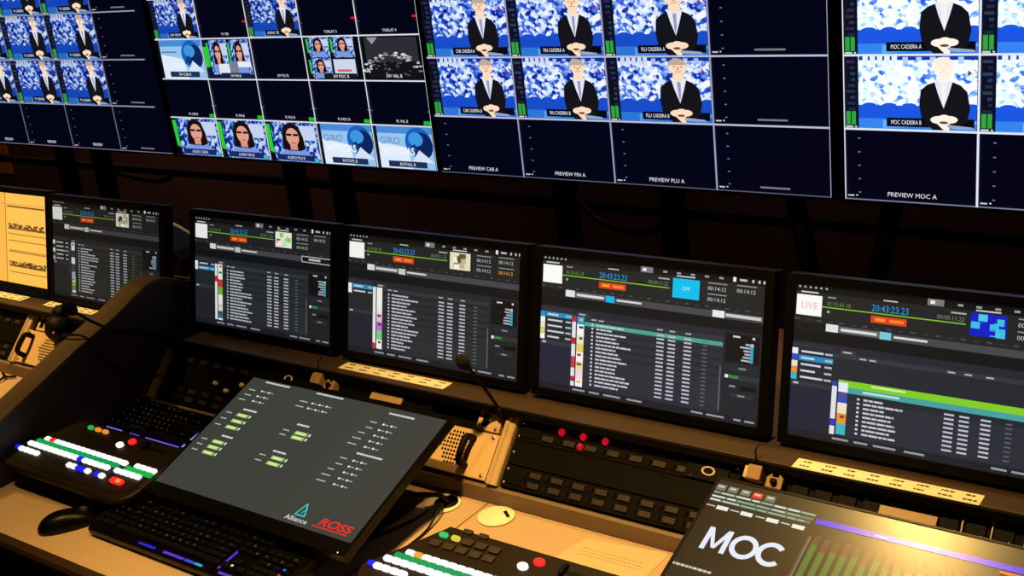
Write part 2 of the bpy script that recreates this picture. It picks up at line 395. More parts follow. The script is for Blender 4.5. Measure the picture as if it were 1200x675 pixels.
def news_globe(p, x, y, w, h, label, words=True):
    L = 3; X = lambda u: x + u * w; Yv = lambda v: y + v * h
    p.rect(X(0), Yv(0), X(.06), Yv(1), (10, 16, 34), L); p.rect(X(.06), Yv(0), X(.97), Yv(1), (150, 196, 240), L)
    p.poly([(X(.06), Yv(.0)), (X(.6), Yv(.0)), (X(.55), Yv(.5)), (X(.06), Yv(.62))], (222, 236, 252), L + 1)
    p.rect(X(.06), Yv(.82), X(.97), Yv(1), (72, 140, 216), L + 1)
    p.ell(X(.74), Yv(.62), .22 * w, .35 * h, (24, 96, 186), L + 2, 20); p.ell(X(.80), Yv(.56), .17 * w, .30 * h, (12, 36, 92), L + 3, 18)
    p.ell(X(.70), Yv(.70), .12 * w, .16 * h, (60, 150, 225), L + 4, 14); p.poly([(X(.56), Yv(.38)), (X(.72), Yv(.42)), (X(.68), Yv(.60)), (X(.62), Yv(.55))], (16, 60, 130), L + 5)
    p.poly([(X(.60), Yv(.18)), (X(.74), Yv(.46)), (X(.97), Yv(.18))], (214, 226, 246), L + 6)
    if words:
        p.text('GIRO', X(.10), Yv(.58), .15 * h, (116, 150, 196), L + 7, bold=.02, width=.34 * w)
        p.text('NOTICIAS', X(.14), Yv(.34), .16 * h, (240, 246, 255), L + 7, bold=.03, width=.52 * w)
    else:
        p.rect(X(.10), Yv(.66), X(.42), Yv(.70), (90, 130, 170), L + 7); p.text('GIRO', X(.3), Yv(.30), .1 * h, (236, 244, 255), L + 7, bold=.02)
    p.rect(X(.2), Yv(.05), X(.84), Yv(.19), (30, 48, 84), L + 7)
    p.text(label, X(.52), Yv(.085), .07 * h, (232, 236, 246), L + 8, 'c', bold=.02)

def wall_panel(x0, cols, label, tone, fill):
    root = thing('video_wall_display', label, 'screen', (x0 + WW / 2, WY, WZ0), 'video wall displays')
    T = Matrix.Translation((-(x0 + WW / 2), -WY, -WZ0))
    e = .0065
    fr = MB()
    fr.box(x0 - e, x0 + WW + e, WY + .004, WY + .06, WZ0 - e, WZ0 + WH + e, M_=T)
    fr.box(x0 - e, x0, WY - .004, WY + .006, WZ0 - e, WZ0 + WH + e, M_=T); fr.box(x0 + WW, x0 + WW + e, WY - .004, WY + .006, WZ0 - e, WZ0 + WH + e, M_=T)
    fr.box(x0, x0 + WW, WY - .004, WY + .006, WZ0 - e, WZ0, M_=T); fr.box(x0, x0 + WW, WY - .004, WY + .006, WZ0 + WH, WZ0 + WH + e, M_=T)
    fr.build('frame', M['bezel'], root)
    F = T @ frame((x0, WY, WZ0), (1, 0, 0), (0, 0, 1), (0, -1, 0))
    p = Pic(F)
    p.rect(0, 0, WW, WH, (3, 4, 22), 0, gain=tone.get('black', 1))
    cw, ch = WW / cols, WH / cols
    tiles = []
    def tile(c, r, fn, *a, **k):     # r counted from the top
        q = Pic(F); fn(q, c * cw, WH - (r + 1) * ch, cw, ch, *a, **k); tiles.append(q)
    def caption(c, r, t, dash=False):
        x = c * cw + cw * .52; y = WH - (r + 1) * ch + ch * .07
        if dash: p.rect(x - cw * .13, y, x + cw * .13, y + ch * .028, (120, 118, 128), 3)
        else: p.text(t, x, y, ch * .062, (225, 225, 235), 3, 'c', bold=.03)
    def ticks(c, r):
        x = c * cw; y = WH - (r + 1) * ch
        for k in range(5): p.rect(x + cw * .105, y + ch * (.10 + k * .19), x + cw * .125, y + ch * (.115 + k * .19), (120, 120, 150), 3)
        p.rect(x + cw * .02, y + ch * .045, x + cw * .07, y + ch * .065, (200, 200, 215), 3); p.rect(x + cw * .085, y + ch * .05, x + cw * .10, y + ch * .07, (200, 200, 215), 3)
    fill(p, tile, caption, ticks, cw, ch)
    g = tone['line']; lw = tone.get('lw', .0042)
    for k in tone.get('vcols', range(1, cols)):
        p.rect(max(0, k * cw - lw / 2), 0, min(WW, k * cw + lw / 2), WH, tone.get('vline', g), 14)
    for k in tone.get('hrows', range(1, cols)):
        p.rect(0, WH - k * ch - lw / 2, WW - tone.get('hcut', 0), WH - k * ch + lw / 2, g, 14)
    p.rect(0, 0, WW, lw * .6, tone.get('bottom', (120, 120, 140)), 14)
    s = p.build('screen', WALLSCR, root)
    for q in tiles: q.build('video_tile', WALLSCR, s)
    return root

def fill_far(p, tile, cap, ticks, cw, ch):
    for r in range(3):
        for c in range(3):
            tile(c, r, presenter, .01, .80, .74, 'TV CADEIRA', .72, .86)
        cap(3, r, '', True); ticks(3, r)
    for c in range(4):
        cap(c, 3, 'PREVIEW', c == 3); ticks(c, 3)
def fill_five(p, tile, cap, ticks, cw, ch):
    tile(0, 1, presenter, .0, .78, .73, 'SW BTM', .72, .9); tile(2, 1, presenter, .0, .80, .75, 'ASINC SE', .72, .9)
    for c, t in ((1, 'TV TER'), (3, 'TORLAT 3'), (4, 'TORLAT 4')): cap(c, 1, t)
    for c in range(5):
        x = (c + 1) * cw; y = WH - 2 * ch
        if c in (0, 1, 2, 3, 4): p.rect(x - cw * .09, y + ch * .36, x - cw * .008, y + ch * .41, (210, 20, 40), 3); p.rect(x - cw * .05, y + ch * .30, x + cw * .05, y + ch * .315, (90, 60, 80), 3)
    tile(0, 2, news_globe, 'SW CAB N', False)
    def split(q, x, y, w, h):
        q.rect(x, y, x + w, y + h, (16, 22, 60), 2)
        woman(q, x + w * .08, y + h * .12, w * .44, h * .84, None); woman(q, x + w * .52, y + h * .12, w * .44, h * .84, None)
        q.rect(x + .28 * w, y + .12 * h, x + .5 * w, y + .38 * h, (226, 232, 242), 12); q.rect(x + .68 * w, y + .3 * h, x + .94 * w, y + .44 * h, (230, 234, 244), 12)
        q.rect(x + .5 * w, y + .12 * h, x + .68 * w, y + .44 * h, (118, 128, 148), 12)
        q.rect(x + .3 * w, y + .02 * h, x + .9 * w, y + .16 * h, (26, 34, 60), 13); q.text('SW FIN B', x + .6 * w, y + .06 * h, .065 * h, (235, 235, 245), 14, 'c')
        q.rect(x + .02 * w, y + .3 * h, x + .09 * w, y + .8 * h, (40, 210, 50), 13)
    tile(1, 2, split)
    cap(2, 2, 'SW PLU B')
    def four(q, x, y, w, h):
        q.rect(x, y, x + w, y + h, (4, 6, 20), 2)
        for i, (a, b_) in enumerate(((.05, .52), (.48, .52), (.05, .04))): woman(q, x + a * w, y + b_ * h, w * .42, h * .46, None)
        q.rect(x + .5 * w, y + .1 * h, x + .88 * w, y + .48 * h, (206, 214, 236), 11); q.rect(x + .55 * w, y + .2 * h, x + .8 * w, y + .25 * h, (216, 90, 90), 12)
        q.rect(x + .3 * w, y + .03 * h, x + .88 * w, y + .16 * h, (20, 22, 34), 13); q.text('SW MOC B', x + .6 * w, y + .06 * h, .07 * h, (235, 235, 245), 14, 'c')
    tile(3, 2, four)
    def crowd(q, x, y, w, h):
        q.rect(x, y, x + w, y + h, (5, 6, 14), 2); q.rect(x + .07 * w, y + .06 * h, x + .93 * w, y + .95 * h, (44, 46, 52), 3)
        q.rect(x + .07 * w, y + .06 * h, x + .93 * w, y + .42 * h, (18, 20, 24), 4)
        q.poly([(x + .12 * w, y + .95 * h), (x + .3 * w, y + .95 * h), (x + .2 * w, y + .8 * h)], (150, 150, 156), 4)
        rn = random.Random(5)
        for k in range(70):
            a = rn.random(); r = .33 + rn.random() * .11
            px = .5 + math.cos(PI * a) * r * 1.15; py = .18 + math.sin(PI * a) * r * .98
            s = .008 + rn.random() * .02; v = rn.randint(90, 235)
            q.ell(x + px * w, y + py * h, s * w * 1.4, s * h, (v, v, v), 5, 7)
        for k in range(26):
            v = rn.randint(50, 110); q.ell(x + (.2 + rn.random() * .6) * w, y + (.12 + rn.random() * .3) * h, .02 * w, .015 * h, (v, v, v + 4), 6, 7)
        q.text('SW VAL B', x + .5 * w, y + .07 * h, .075 * h, (240, 240, 246), 8, 'c', bold=.02)
    tile(4, 2, crowd)
    for c, t in enumerate(('PL CAB B', 'PL FIN B', 'PL PLU B', 'PL MOC B', 'PL VAL B')):
        cap(c, 3, t); x = (c + 1) * cw; y = WH - 4 * ch
        p.rect(x - cw * .13, y + ch * .03, x - cw * .015, y + ch * .115, (20, 190, 40), 3)
        p.rect(x - cw * .05, y + ch * .32, x + cw * .05, y + ch * .335, (110, 110, 130), 3)
    for c, t in enumerate(('CAB B', 'FIN B', 'PLU B')): tile(c, 4, woman, 'AUDIO ' + t)
    tile(3, 4, news_globe, 'ROTOM, B'); tile(4, 4, news_globe, 'ROTVAL B')
def fill_three(p, tile, cap, ticks, cw, ch):
    for r, s in ((0, ''), (1, ' A'), (2, ' B')):
        for c, t in enumerate(('CAB', 'FIN', 'PLU')):
            tile(c, r, presenter, .06 + .04 * c, 1.0, .95, t + ' CADEIRA' + s, (.69, .70, .69)[c], (.95, .97, 1.05)[c])
        cap(3, r, '', True); ticks(3, r)
    for c, t in enumerate(('CAB', 'FIN', 'PLU')): cap(c, 3, 'PREVIEW %s A' % t); ticks(c, 3)
    cap(3, 3, '', True); ticks(3, 3)
def fill_right(p, tile, cap, ticks, cw, ch):
    for r, s in ((0, ''), (1, ' A'), (2, ' B')):
        for c in range(2): tile(c, r, presenter, .30, 1.30, 1.10, 'MOC CADEIRA' + s, .74, .98)
        for c in (2, 3): cap(c, r, '', True)
    for c in range(4): cap(c, 3, 'PREVIEW MOC A'); ticks(c, 3)
WX = (-4.735, -3.496, -2.270, -1.026)
wall_panel(WX[0], 4, 'wall display with blue newsreader tiles over a black row, farthest left on the video wall', dict(line=(150, 152, 160), vline=(120, 122, 135), hcut=.05, lw=.0045), fill_far)
wall_panel(WX[1], 5, 'wall display with woman newsreader tiles and news globe pictures along its bottom row', dict(line=(225, 225, 235), lw=.0042, bottom=(40, 40, 60), vcols=(1, 2, 3, 4, 5)), fill_five)
wall_panel(WX[2], 4, 'wall display with three columns of newsreader tiles and an empty black right column', dict(line=(190, 190, 215), lw=.0045, vline=(160, 160, 190), bottom=(90, 90, 110), vcols=(1, 2, 3, 4)), fill_three)
wall_panel(WX[3], 4, 'wall display with the brightest overexposed newsreader tiles, farthest right on the video wall', dict(line=(225, 232, 245), lw=.005, bottom=(120, 125, 150), vcols=(0, 1, 2, 3)), fill_right)

# stand behind the video wall
st = thing('video_wall_stand', 'dark steel stand of posts and rails holding up the video wall', 'stand', (-2.3, 2.76, 0))
T = Matrix.Translation((2.3, -2.76, 0))
for px in (-4.37, -4.12, -3.02, -2.80, -1.90, -1.55, -.30, .05):
    m = MB().box(px - .026, px + .026, 2.705, 2.765, 0.0, 1.95, M_=T)
    m.box(px - .09, px + .09, 2.66, 2.86, 0, .012, M_=T); m.build('post', M['steel'], st, .003)
MB().box(-5.0, .4, 2.765, 2.80, .985, 1.01, M_=T).build('rail', M['steel'], st)
MB().box(-5.0, .4, 2.765, 2.80, 1.62, 1.66, M_=T).build('rail', M['steel'], st)
for a, b_ in (((-1.22, 1.2), (-1.10, .55)), ((-.92, 1.2), (-1.06, .55))):
    MB().tube([(a[0], 2.735, a[1]), (b_[0], 2.735, b_[1])], .026, 8, M_=T).build('brace', M['steel'], st)
MB().box(-1.3, -.86, 2.71, 2.76, 1.2, 1.24, M_=T).build('rail', M['steel'], st)
MB().box(-1.12, -1.04, 2.71, 2.76, 0, .56, M_=T).build('post', M['steel'], st)
for i, (pts, lb) in enumerate((
        ([(-4.1, 2.69, 1.02), (-3.9, 2.68, 1.0), (-3.7, 2.68, .99), (-3.62, 2.69, 1.02)], 'black cable hanging below the second display from the left'),
        ([(-1.84, 2.69, 1.05), (-1.75, 2.68, .985), (-1.62, 2.68, .965), (-1.55, 2.69, 1.0)], 'black cable hanging below the third display from the left'))):
    tag(MB().tube(smooth_path(pts), .009).build('hanging_cable', M['cable']), lb, 'cable', 'cables under the video wall')
nt_ = MB().box(-.16, .16, -.004, 0, -.2, .2).build('wall_patch', M['orange']); nt_.location = (-6.63, 3.698, .80)  # flat orange patch against the back wall
tag(nt_, 'dim orange notice on the back wall at the far left edge', 'patch')

# ------------------------------------------------------------------ desk monitors
SW, SH = .4779, .2688; MT = .2335; MY = 1.7552; MZ = .9466
def ui(p, W, Hh, seed, accent, thumbs, rows, extra):
    """playout software: header with clock, timeline strip, playlist, side lists"""
    r = random.Random(seed); dim = extra.get('dim', 1.)
    def R(u0, v0, u1, v1, c, l=2, g=1.): p.rect(u0 * W, (1 - v1) * Hh, u1 * W, (1 - v0) * Hh, c, l, g * dim)
    R(0, 0, 1, 1, (30, 32, 37), 0); R(0, .05, 1, .25, (35, 37, 38), 1); R(0, 0, 1, .05, (18, 19, 21), 1)
    q = extra.get('blue', 1.); B = lambda r_, g_, b_: (r_, g_, r_ + (b_ - r_) * q)
    R(0, .37, 1, 1, B(38, 41, 50), 1); R(0, .66, .155, 1, B(36, 38, 56), 2); R(.845, .37, 1, 1, B(34, 37, 44), 2); R(.155, .72, .84, .95, B(43, 46, 58), 2)
    R(0, .95, 1, 1, (30, 32, 38), 3)
    for k in range(6): R(.01 + k * .02, .012, .018 + k * .02, .024, (170, 170, 175), 3)
    R(.005, .068, .10, .20, (250, 250, 248), 3)
    if extra.get('live'): p.text('LIVE', .025 * W, (1 - .155) * Hh, .042 * Hh, (250, 170, 185), 5, width=.06 * W)
    R(.02, .045, .085, .055, (200, 200, 200), 3)
    # green progress line
    R(.10, .131, .60, .138, (130, 190, 50), 3)
    p.text('01:31:01.10', .12 * W, (1 - .122) * Hh, .026 * Hh, (90, 150, 70), 3, width=.085 * W, gain=dim)
    R(.12, .065, .15, .075, (140, 140, 140), 3); R(.12, .155, .13, .17, (160, 160, 160), 3)
    p.text(extra.get('clock', '20:43:23.23'), .345 * W, (1 - .122) * Hh, .042 * Hh, (40, 150, 215), 5, 'c', width=.128 * W, gain=dim)
    R(.32, .045, .37, .053, (190, 190, 190), 3)
    R(.28, .15, .405, .195, (214, 70, 26), 3); R(.295, .163, .33, .182, (255, 150, 60), 4); R(.345, .163, .395, .182, (255, 130, 50), 4)
    p.text('00:00:11.22', .505 * W, (1 - .120) * Hh, .026 * Hh, (110, 130, 118), 3, width=.09 * W, gain=dim)
    R(.55, .068, .60, .078, (170, 170, 170), 3)
    u0, v0, u1, v1 = .615, .06, .73, .195
    accent(p, u0 * W, (1 - v1) * Hh, u1 * W, (1 - v0) * Hh)
    R(.63, .04, .71, .048, (210, 210, 210), 3)
    for u, v in ((.765, .09), (.885, .085), (.765, .165)) + (((.885, .165),) if extra.get('amber') else ()):
        p.text('00:14:12', u * W, (1 - v - .024) * Hh, .026 * Hh, (235, 160, 40) if (u, v) == (.885, .165) else (185, 188, 192), 3, width=.076 * W, gain=dim, bold=.02)
        R(u, v - .028, u + .08, v - .02, (140, 140, 140), 3)
    R(.47, .005, .525, .045, (120, 122, 126), 3); R(.48, .015, .495, .035, (240, 240, 240), 4)
    for u in (.57, .63, .69, .75, .81): R(u, .018, u + .018, .032, (150, 150, 152), 3)
    R(.868, .008, .88, .038, (240, 240, 240), 3); R(.895, .016, .925, .03, (190, 190, 190), 3)
    for u in (.945, .97, .99): R(u, .014, u + .008, .034, (200, 200, 200), 3)
    # timeline
    for k in range(24): R(.0 + k * .042, .222 + .006 * (k % 2), .018 + k * .042, .232, (72, 74, 78), 3)
    R(0, .245, .12, .29, (24, 25, 28), 2); R(.12, .24, .165, .288, (226, 226, 226), 3); R(.165, .245, .315, .288, (96, 98, 102), 3); R(.175, .258, .305, .275, (220, 220, 220), 4)
    R(.315, .245, .355, .292, extra.get('chip', (200, 210, 190)), 3); R(.355, .25, 1, .295, (70, 72, 76), 2); R(.365, .262, .48, .276, (214, 214, 214), 3)
    if extra.get('box_chip'): R(.80, .245, .999, .30, (205, 205, 205), 4); R(.805, .252, .999, .293, (22, 24, 28), 5); R(.85, .262, .93, .28, (200, 200, 200), 6)
    if extra.get('right_chip'): R(.79, .245, .84, .292, (235, 235, 235), 4); R(.845, .258, .99, .28, (200, 200, 200), 4)
    R(0, .30, 1, .37, (20, 22, 26), 2)
    # left source list
    R(0, .385, .155, .41, (48, 50, 56), 3)
    for k in range(extra.get('left_rows', 5)):
        v = .425 + k * .042
        if k == extra.get('left_hot', 0): R(.025, v - .006, .155, v + .03, (30, 140, 190), 3)
        R(.0, v - .006, .022, v + .034, thumbs[k % len(thumbs)], 4); R(.035, v + .006, .035 + .05 + r.random() * .035, v + .019, (205, 208, 212), 4); R(.125, v + .006, .152, v + .019, (180, 184, 190), 4)
    R(0, .635, .155, .665, (52, 54, 62), 3); R(.01, .642, .03, .655, (190, 190, 190), 4)
    # colour column and picture thumbnails
    y = .425 if not extra.get('gap') else .60
    v = y
    while v < .93:
        h = .03 + r.random() * .05
        R(.158, v, .176, min(.945, v + h), r.choice(extra.get('strip', [(190, 40, 60), (50, 60, 190), (225, 225, 230), (225, 225, 230), (200, 60, 80)])), 4)
        v += h
    v = y; k = 0
    while v < .93:
        h = .055 + r.random() * .03
        R(.182, v, .216, min(.945, v + h), thumbs[k % len(thumbs)], 4); k += 1
        if r.random() < .5: R(.184 + r.random() * .012, v + .012, .205 + r.random() * .01, v + .03, r.choice([(150, 60, 40), (40, 90, 60), (60, 60, 70), (230, 190, 60)]), 5)
        v += h
    R(.18, .395, .235, .42, (60, 63, 68), 3); R(.19, .402, .22, .412, (180, 180, 180), 4)
    R(.155, .42, .84, .45, (52, 55, 60), 3)
    for u in (.25, .285, .555, .61, .68): R(u, .43, u + .025, .44, (170, 172, 176), 4)
    # playlist
    v = .465; step = (.935 - .465) / 17
    for k in range(17):
        vv = v + k * step
        if extra.get('gap') and vv < .62:
            if k == 4: R(.18, .585, 1, .628, (130, 205, 40), 3); R(.18, .628, 1, .665, (70, 160, 160), 3); R(.3, .594, .42, .606, (215, 235, 160), 4); R(.27, .638, .40, .652, (190, 220, 220), 4)
            continue
        if extra.get('gap') and vv < .67: continue
        if k == extra.get('hot', -1): R(.218, vv - .008, .84, vv + step - .006, (76, 160, 146), 3)
        R(.252, vv, .261, vv + .013, (210, 212, 216), 5)
        n = .07 + r.random() * .10
        u = .275
        while u < .275 + n:
            d = .012 + r.random() * .022; R(u, vv, min(u + d, .275 + n), vv + .0125, (196, 199, 204), 5); u += d + .003
        for u in (.555, .605, .675): R(u, vv + .002, u + .033, vv + .0135, (188, 191, 198), 5)
        R(.755, vv + .003, .775, vv + .011, (96, 104, 104), 5)
        if k % 2: R(.22, vv - .008, .84, vv + step - .008, B(45, 48, 57), 2.5)
    R(.832, .62, .836, .93, (110, 113, 120), 4)
    # right side panel
    R(.85, .39, .99, .58, (18, 20, 24), 3); R(.88, .40, .91, .412, (210, 210, 210), 4); R(.96, .398, .97, .414, (210, 210, 210), 4)
    for k in range(6):
        R(.955 - .02 - r.random() * .03, .445 + k * .022, .952, .457 + k * .022, (180, 184, 190), 4); R(.953, .442 + k * .022, .966, .462 + k * .022, (60, 170, 200) if k > 0 else (190, 200, 200), 4)
    R(.86, .60, .985, .64, (40, 43, 50), 3); R(.91, .613, .94, .625, (130, 130, 136), 4)
    R(.85, .665, .995, .70, (46, 56, 52), 3); R(.855, .67, .868, .692, (235, 240, 235), 4); R(.87, .672, .91, .69, (50, 140, 70), 4)
    R(.92, .735, .985, .765, (14, 16, 20), 3); R(.875, .74, .90, .752, (140, 140, 145), 4); R(.88, .79, .97, .82, (44, 48, 56), 3); R(.91, .80, .94, .81, (140, 140, 145), 4)
    # status bar
    for u, w in ((.17, .06), (.25, .05), (.32, .08), (.43, .07), (.72, .05), (.785, .075), (.90, .03), (.945, .04)):
        R(u, .965, u + w, .978, (150, 152, 156), 4)

def accent_plain(c):
    def f(p, x0, y0, x1, y1):
        p.rect(x0, y0, x1, y1, c, 3)
    return f
def accent_cyan(p, x0, y0, x1, y1):
    p.rect(x0, y0, x1, y1, (0, 190, 235), 3); p.text('OFF', (x0 + x1) / 2, (y0 + y1) / 2 - .003, .007, (170, 240, 250), 4, 'c')
def accent_patch(cols, seed):
    def f(p, x0, y0, x1, y1):
        r = random.Random(seed); p.rect(x0, y0, x1, y1, cols[0], 3)
        for k in range(12):
            a = x0 + r.random() * (x1 - x0) * .75; b_ = y0 + r.random() * (y1 - y0) * .7
            p.rect(a, b_, a + (x1 - x0) * .25, b_ + (y1 - y0) * .3, r.choice(cols), 4 + k % 3)
    return f

def monitor(x, label, draw, y=MY, z=MZ, W=SW, Hh=SH, bez=.017):
    root = thing('desk_monitor', label, 'monitor', (x + W / 2, y + .1, SHZ), 'monitors along the desk shelf')
    T = Matrix.Translation((-(x + W / 2), -(y + .1), -SHZ))
    F = T @ frame((x, y, z), (1, 0, 0), (0, math.sin(MT), math.cos(MT)), (0, -math.cos(MT), math.sin(MT)))
    bt = .0165
    m = MB().box(-bez, W + bez, -bt, Hh + bt, -.030, -.0012, M_=F)
    m.prism([(.05, .03), (W - .05, .03), (W - .05, Hh - .03), (.05, Hh - .03)], -.055, -.028, M_=F, axis='z')
    m.build('housing', M['bezel'], root, .002)
    e = MB()
    for a in ((-bez, 0, -bt, Hh + bt), (W, W + bez, -bt, Hh + bt), (0, W, -bt, 0), (0, W, Hh, Hh + bt)): e.box(a[0], a[1], a[2], a[3], -.004, .0035, M_=F)
    fr = e.build('bezel', M['bezel'], root)
    MB().box(W / 2 - .012, W / 2 + .012, -bt * .75, -bt * .45, .0035, .0038, M_=F).build('badge', M['steel'], fr)
    if draw:
        p = Pic(F); draw(p, W, Hh); p.build('screen', SCR, root)
    MB().box(-.045, .045, .055, .085, .0, .20, M_=Matrix.Identity(4)).build('stand_neck', M['black'], root, .004)
    MB().box(-.12, .12, -.03, .16, 0, .012).build('stand_base', M['black'], root, .004)
    return root
W0 = (245, 245, 240)
mon_x = (-3.016, -2.3975, -1.8637, -1.3319, -.7976)
monitor(mon_x[0], 'desk monitor with a dim playlist beside the orange screen, partly behind the divider',
        lambda p, w, h: ui(p, w, h, 11, accent_patch([(190, 190, 170), (150, 150, 120), (230, 230, 220), (40, 44, 40)], 1), [W0, (60, 66, 70), W0, (70, 76, 90), (170, 190, 210), (180, 220, 180), (90, 160, 70)], 17, dict(dim=.62, blue=.3, strip=[(40, 44, 50), (60, 64, 70)],  clock='20:43:23.23', left_hot=-1)))
monitor(mon_x[1], 'desk monitor with a red and green thumbnail, first one right of the divider',
        lambda p, w, h: ui(p, w, h, 12, accent_patch([(225, 225, 215), (190, 60, 50), (110, 200, 60), (120, 210, 80), (230, 230, 220)], 2), [W0, (240, 240, 235), (200, 60, 50), (120, 190, 50), W0, (230, 225, 215), (40, 120, 150), W0], 17, dict(dim=.82, blue=.5, strip=[(235, 235, 232), (235, 235, 232), (235, 235, 232), (200, 50, 60)],  left_rows=2, left_hot=1, box_chip=1)))
monitor(mon_x[2], 'desk monitor with a cream thumbnail, behind the long label strip and gooseneck microphone',
        lambda p, w, h: ui(p, w, h, 13, accent_patch([(225, 220, 190), (190, 180, 140), (245, 240, 225), (90, 80, 50)], 3), [W0, W0, (240, 240, 240), (230, 190, 220), (200, 110, 210), (120, 210, 130), W0], 17, dict(dim=.92, blue=.6, strip=[(235, 235, 232), (235, 235, 232), (235, 235, 232), (200, 50, 60)], left_rows=2, left_hot=0, amber=1)))
monitor(mon_x[3], 'desk monitor with a plain cyan square at its top, above the red console lamps',
        lambda p, w, h: ui(p, w, h, 14, accent_cyan, [(30, 150, 210), W0, (235, 225, 200), (225, 205, 110), W0, (230, 220, 150), (238, 214, 220), W0], 17, dict(hot=0, chip=(0, 180, 230), right_chip=1)))
monitor(mon_x[4], 'desk monitor with a bright lime green playlist row, at the right edge',
        lambda p, w, h: ui(p, w, h, 15, accent_patch([(20, 30, 200), (60, 190, 225), (235, 240, 250), (30, 60, 210), (80, 200, 230)], 5), [(230, 235, 245), (40, 80, 190), (240, 225, 190), (226, 150, 60), (60, 180, 200), (220, 190, 230)], 17, dict(gap=1, live=1, left_hot=1, chip=(120, 200, 215))))
def orange_ui(p, W, Hh):
    p.rect(0, 0, W, Hh, (253, 186, 76), 0); p.rect(W * .565, 0, W, Hh, (255, 196, 84), 1); p.rect(W * .556, 0, W * .562, Hh, (130, 80, 36), 2)
    p.rect(.58 * W, .845 * Hh, W * .985, .862 * Hh, (128, 74, 34), 3); p.rect(0, .875 * Hh, W * .99, .882 * Hh, (226, 150, 60), 3)
    r = random.Random(9)
    for v, hh in ((.60, .075), (.185, .075)):
        p.rect(.585 * W, v * Hh, .985 * W, (v + .02) * Hh, (140, 92, 44), 3)
        for k in range(90):
            u = .585 + r.random() * .385; a = r.random() * .7
            p.rect(u * W, (v + a * hh) * Hh, (u + .008 + r.random() * .02) * W, (v + a * hh + .018) * Hh, r.choice([(60, 46, 30), (120, 80, 40), (90, 66, 36), (170, 110, 50)]), 4 + k % 3)
    for v in (.545, .47, .36, .345, .12): p.rect(.585 * W, v * Hh, .99 * W, (v + .010) * Hh, (176, 108, 44), 3)
    for k in range(14): p.rect(W * .02, (.1 + k * .055) * Hh, W * (.2 + .3 * r.random()), (.112 + k * .055) * Hh, (176, 108, 44), 3)
monitor(-3.046 - .47, 'orange glowing document screen at the far left end of the monitor row', orange_ui, y=1.757, z=.957, W=.47, Hh=.264, bez=.0095)

# paper label strips on the shelf
def strip_label(x0, x1, y0, y1, n, label, skew=0.):
    o = MB()
    o.box(x0, x1, y0, y1, 0, .0012, M_=Matrix.Translation((-(x0 + x1) / 2, -(y0 + y1) / 2, 0)))
    r = thing('label_strip', label, 'label', ((x0 + x1) / 2, (y0 + y1) / 2, SHZ), 'paper label strips on the monitor shelf')
    t = o; rr = random.Random(int(x0 * 100))
    w = (x1 - x0); d = y1 - y0
    for k in range(n):
        cx = -w / 2 + (k + .5) * w / n
        for yy, hw in ((d * .24, .30), (-d * .2, .36)):
            a = -hw * w / n * .6
            while a < hw * w / n * .6:
                l = .003 + rr.random() * .005; t.box(cx + a, cx + a + l, yy - .0022, yy + .0022, .0012, .0014, 1); a += l + .0015
    t.build('paper', [M['paper'], M['ink']], r)
    return r
strip_label(-1.856, -1.55, 1.708, 1.7415, 7, 'long paper label strip on the shelf before the cream thumbnail monitor')
strip_label(-.762, -.452, 1.688, 1.7205, 8, 'long paper label strip on the shelf before the lime green row monitor')
strip_label(-3.42, -3.142, 1.719, 1.750, 7, 'paper label strip on the shelf before the orange screen')
strip_label(-3.036, -2.805, 1.7215, 1.753, 6, 'paper label strip on the shelf beside the divider, behind the dark microphone head')

# ------------------------------------------------------------------ sloping console inserts
def rackM(x, t=0., w=0.): return frame(RACK0 + Vector((x, 0, 0)) + RV * t + RN * w, (1, 0, 0), RV, RN)
def rthing(name, label, cat, x, t, group=None):
    o = thing(name, label, cat, (0, 0, 0), group); o.matrix_world = rackM(x, t); return o
_screw = {}
def screws(parent, spots, z=.0, r=.0032):
    for x, t in spots:
        if r not in _screw:
            o = _screw[r] = MB().lathe([(0, 0), (r, 0), (r, .0012), (r * .5, .0022), (0, .0022)], 10).build('screw', M['chrome'], parent)
        else:
            o = _screw[r].copy(); COL.objects.link(o); o.parent = parent
        o.location = (x, t, z)

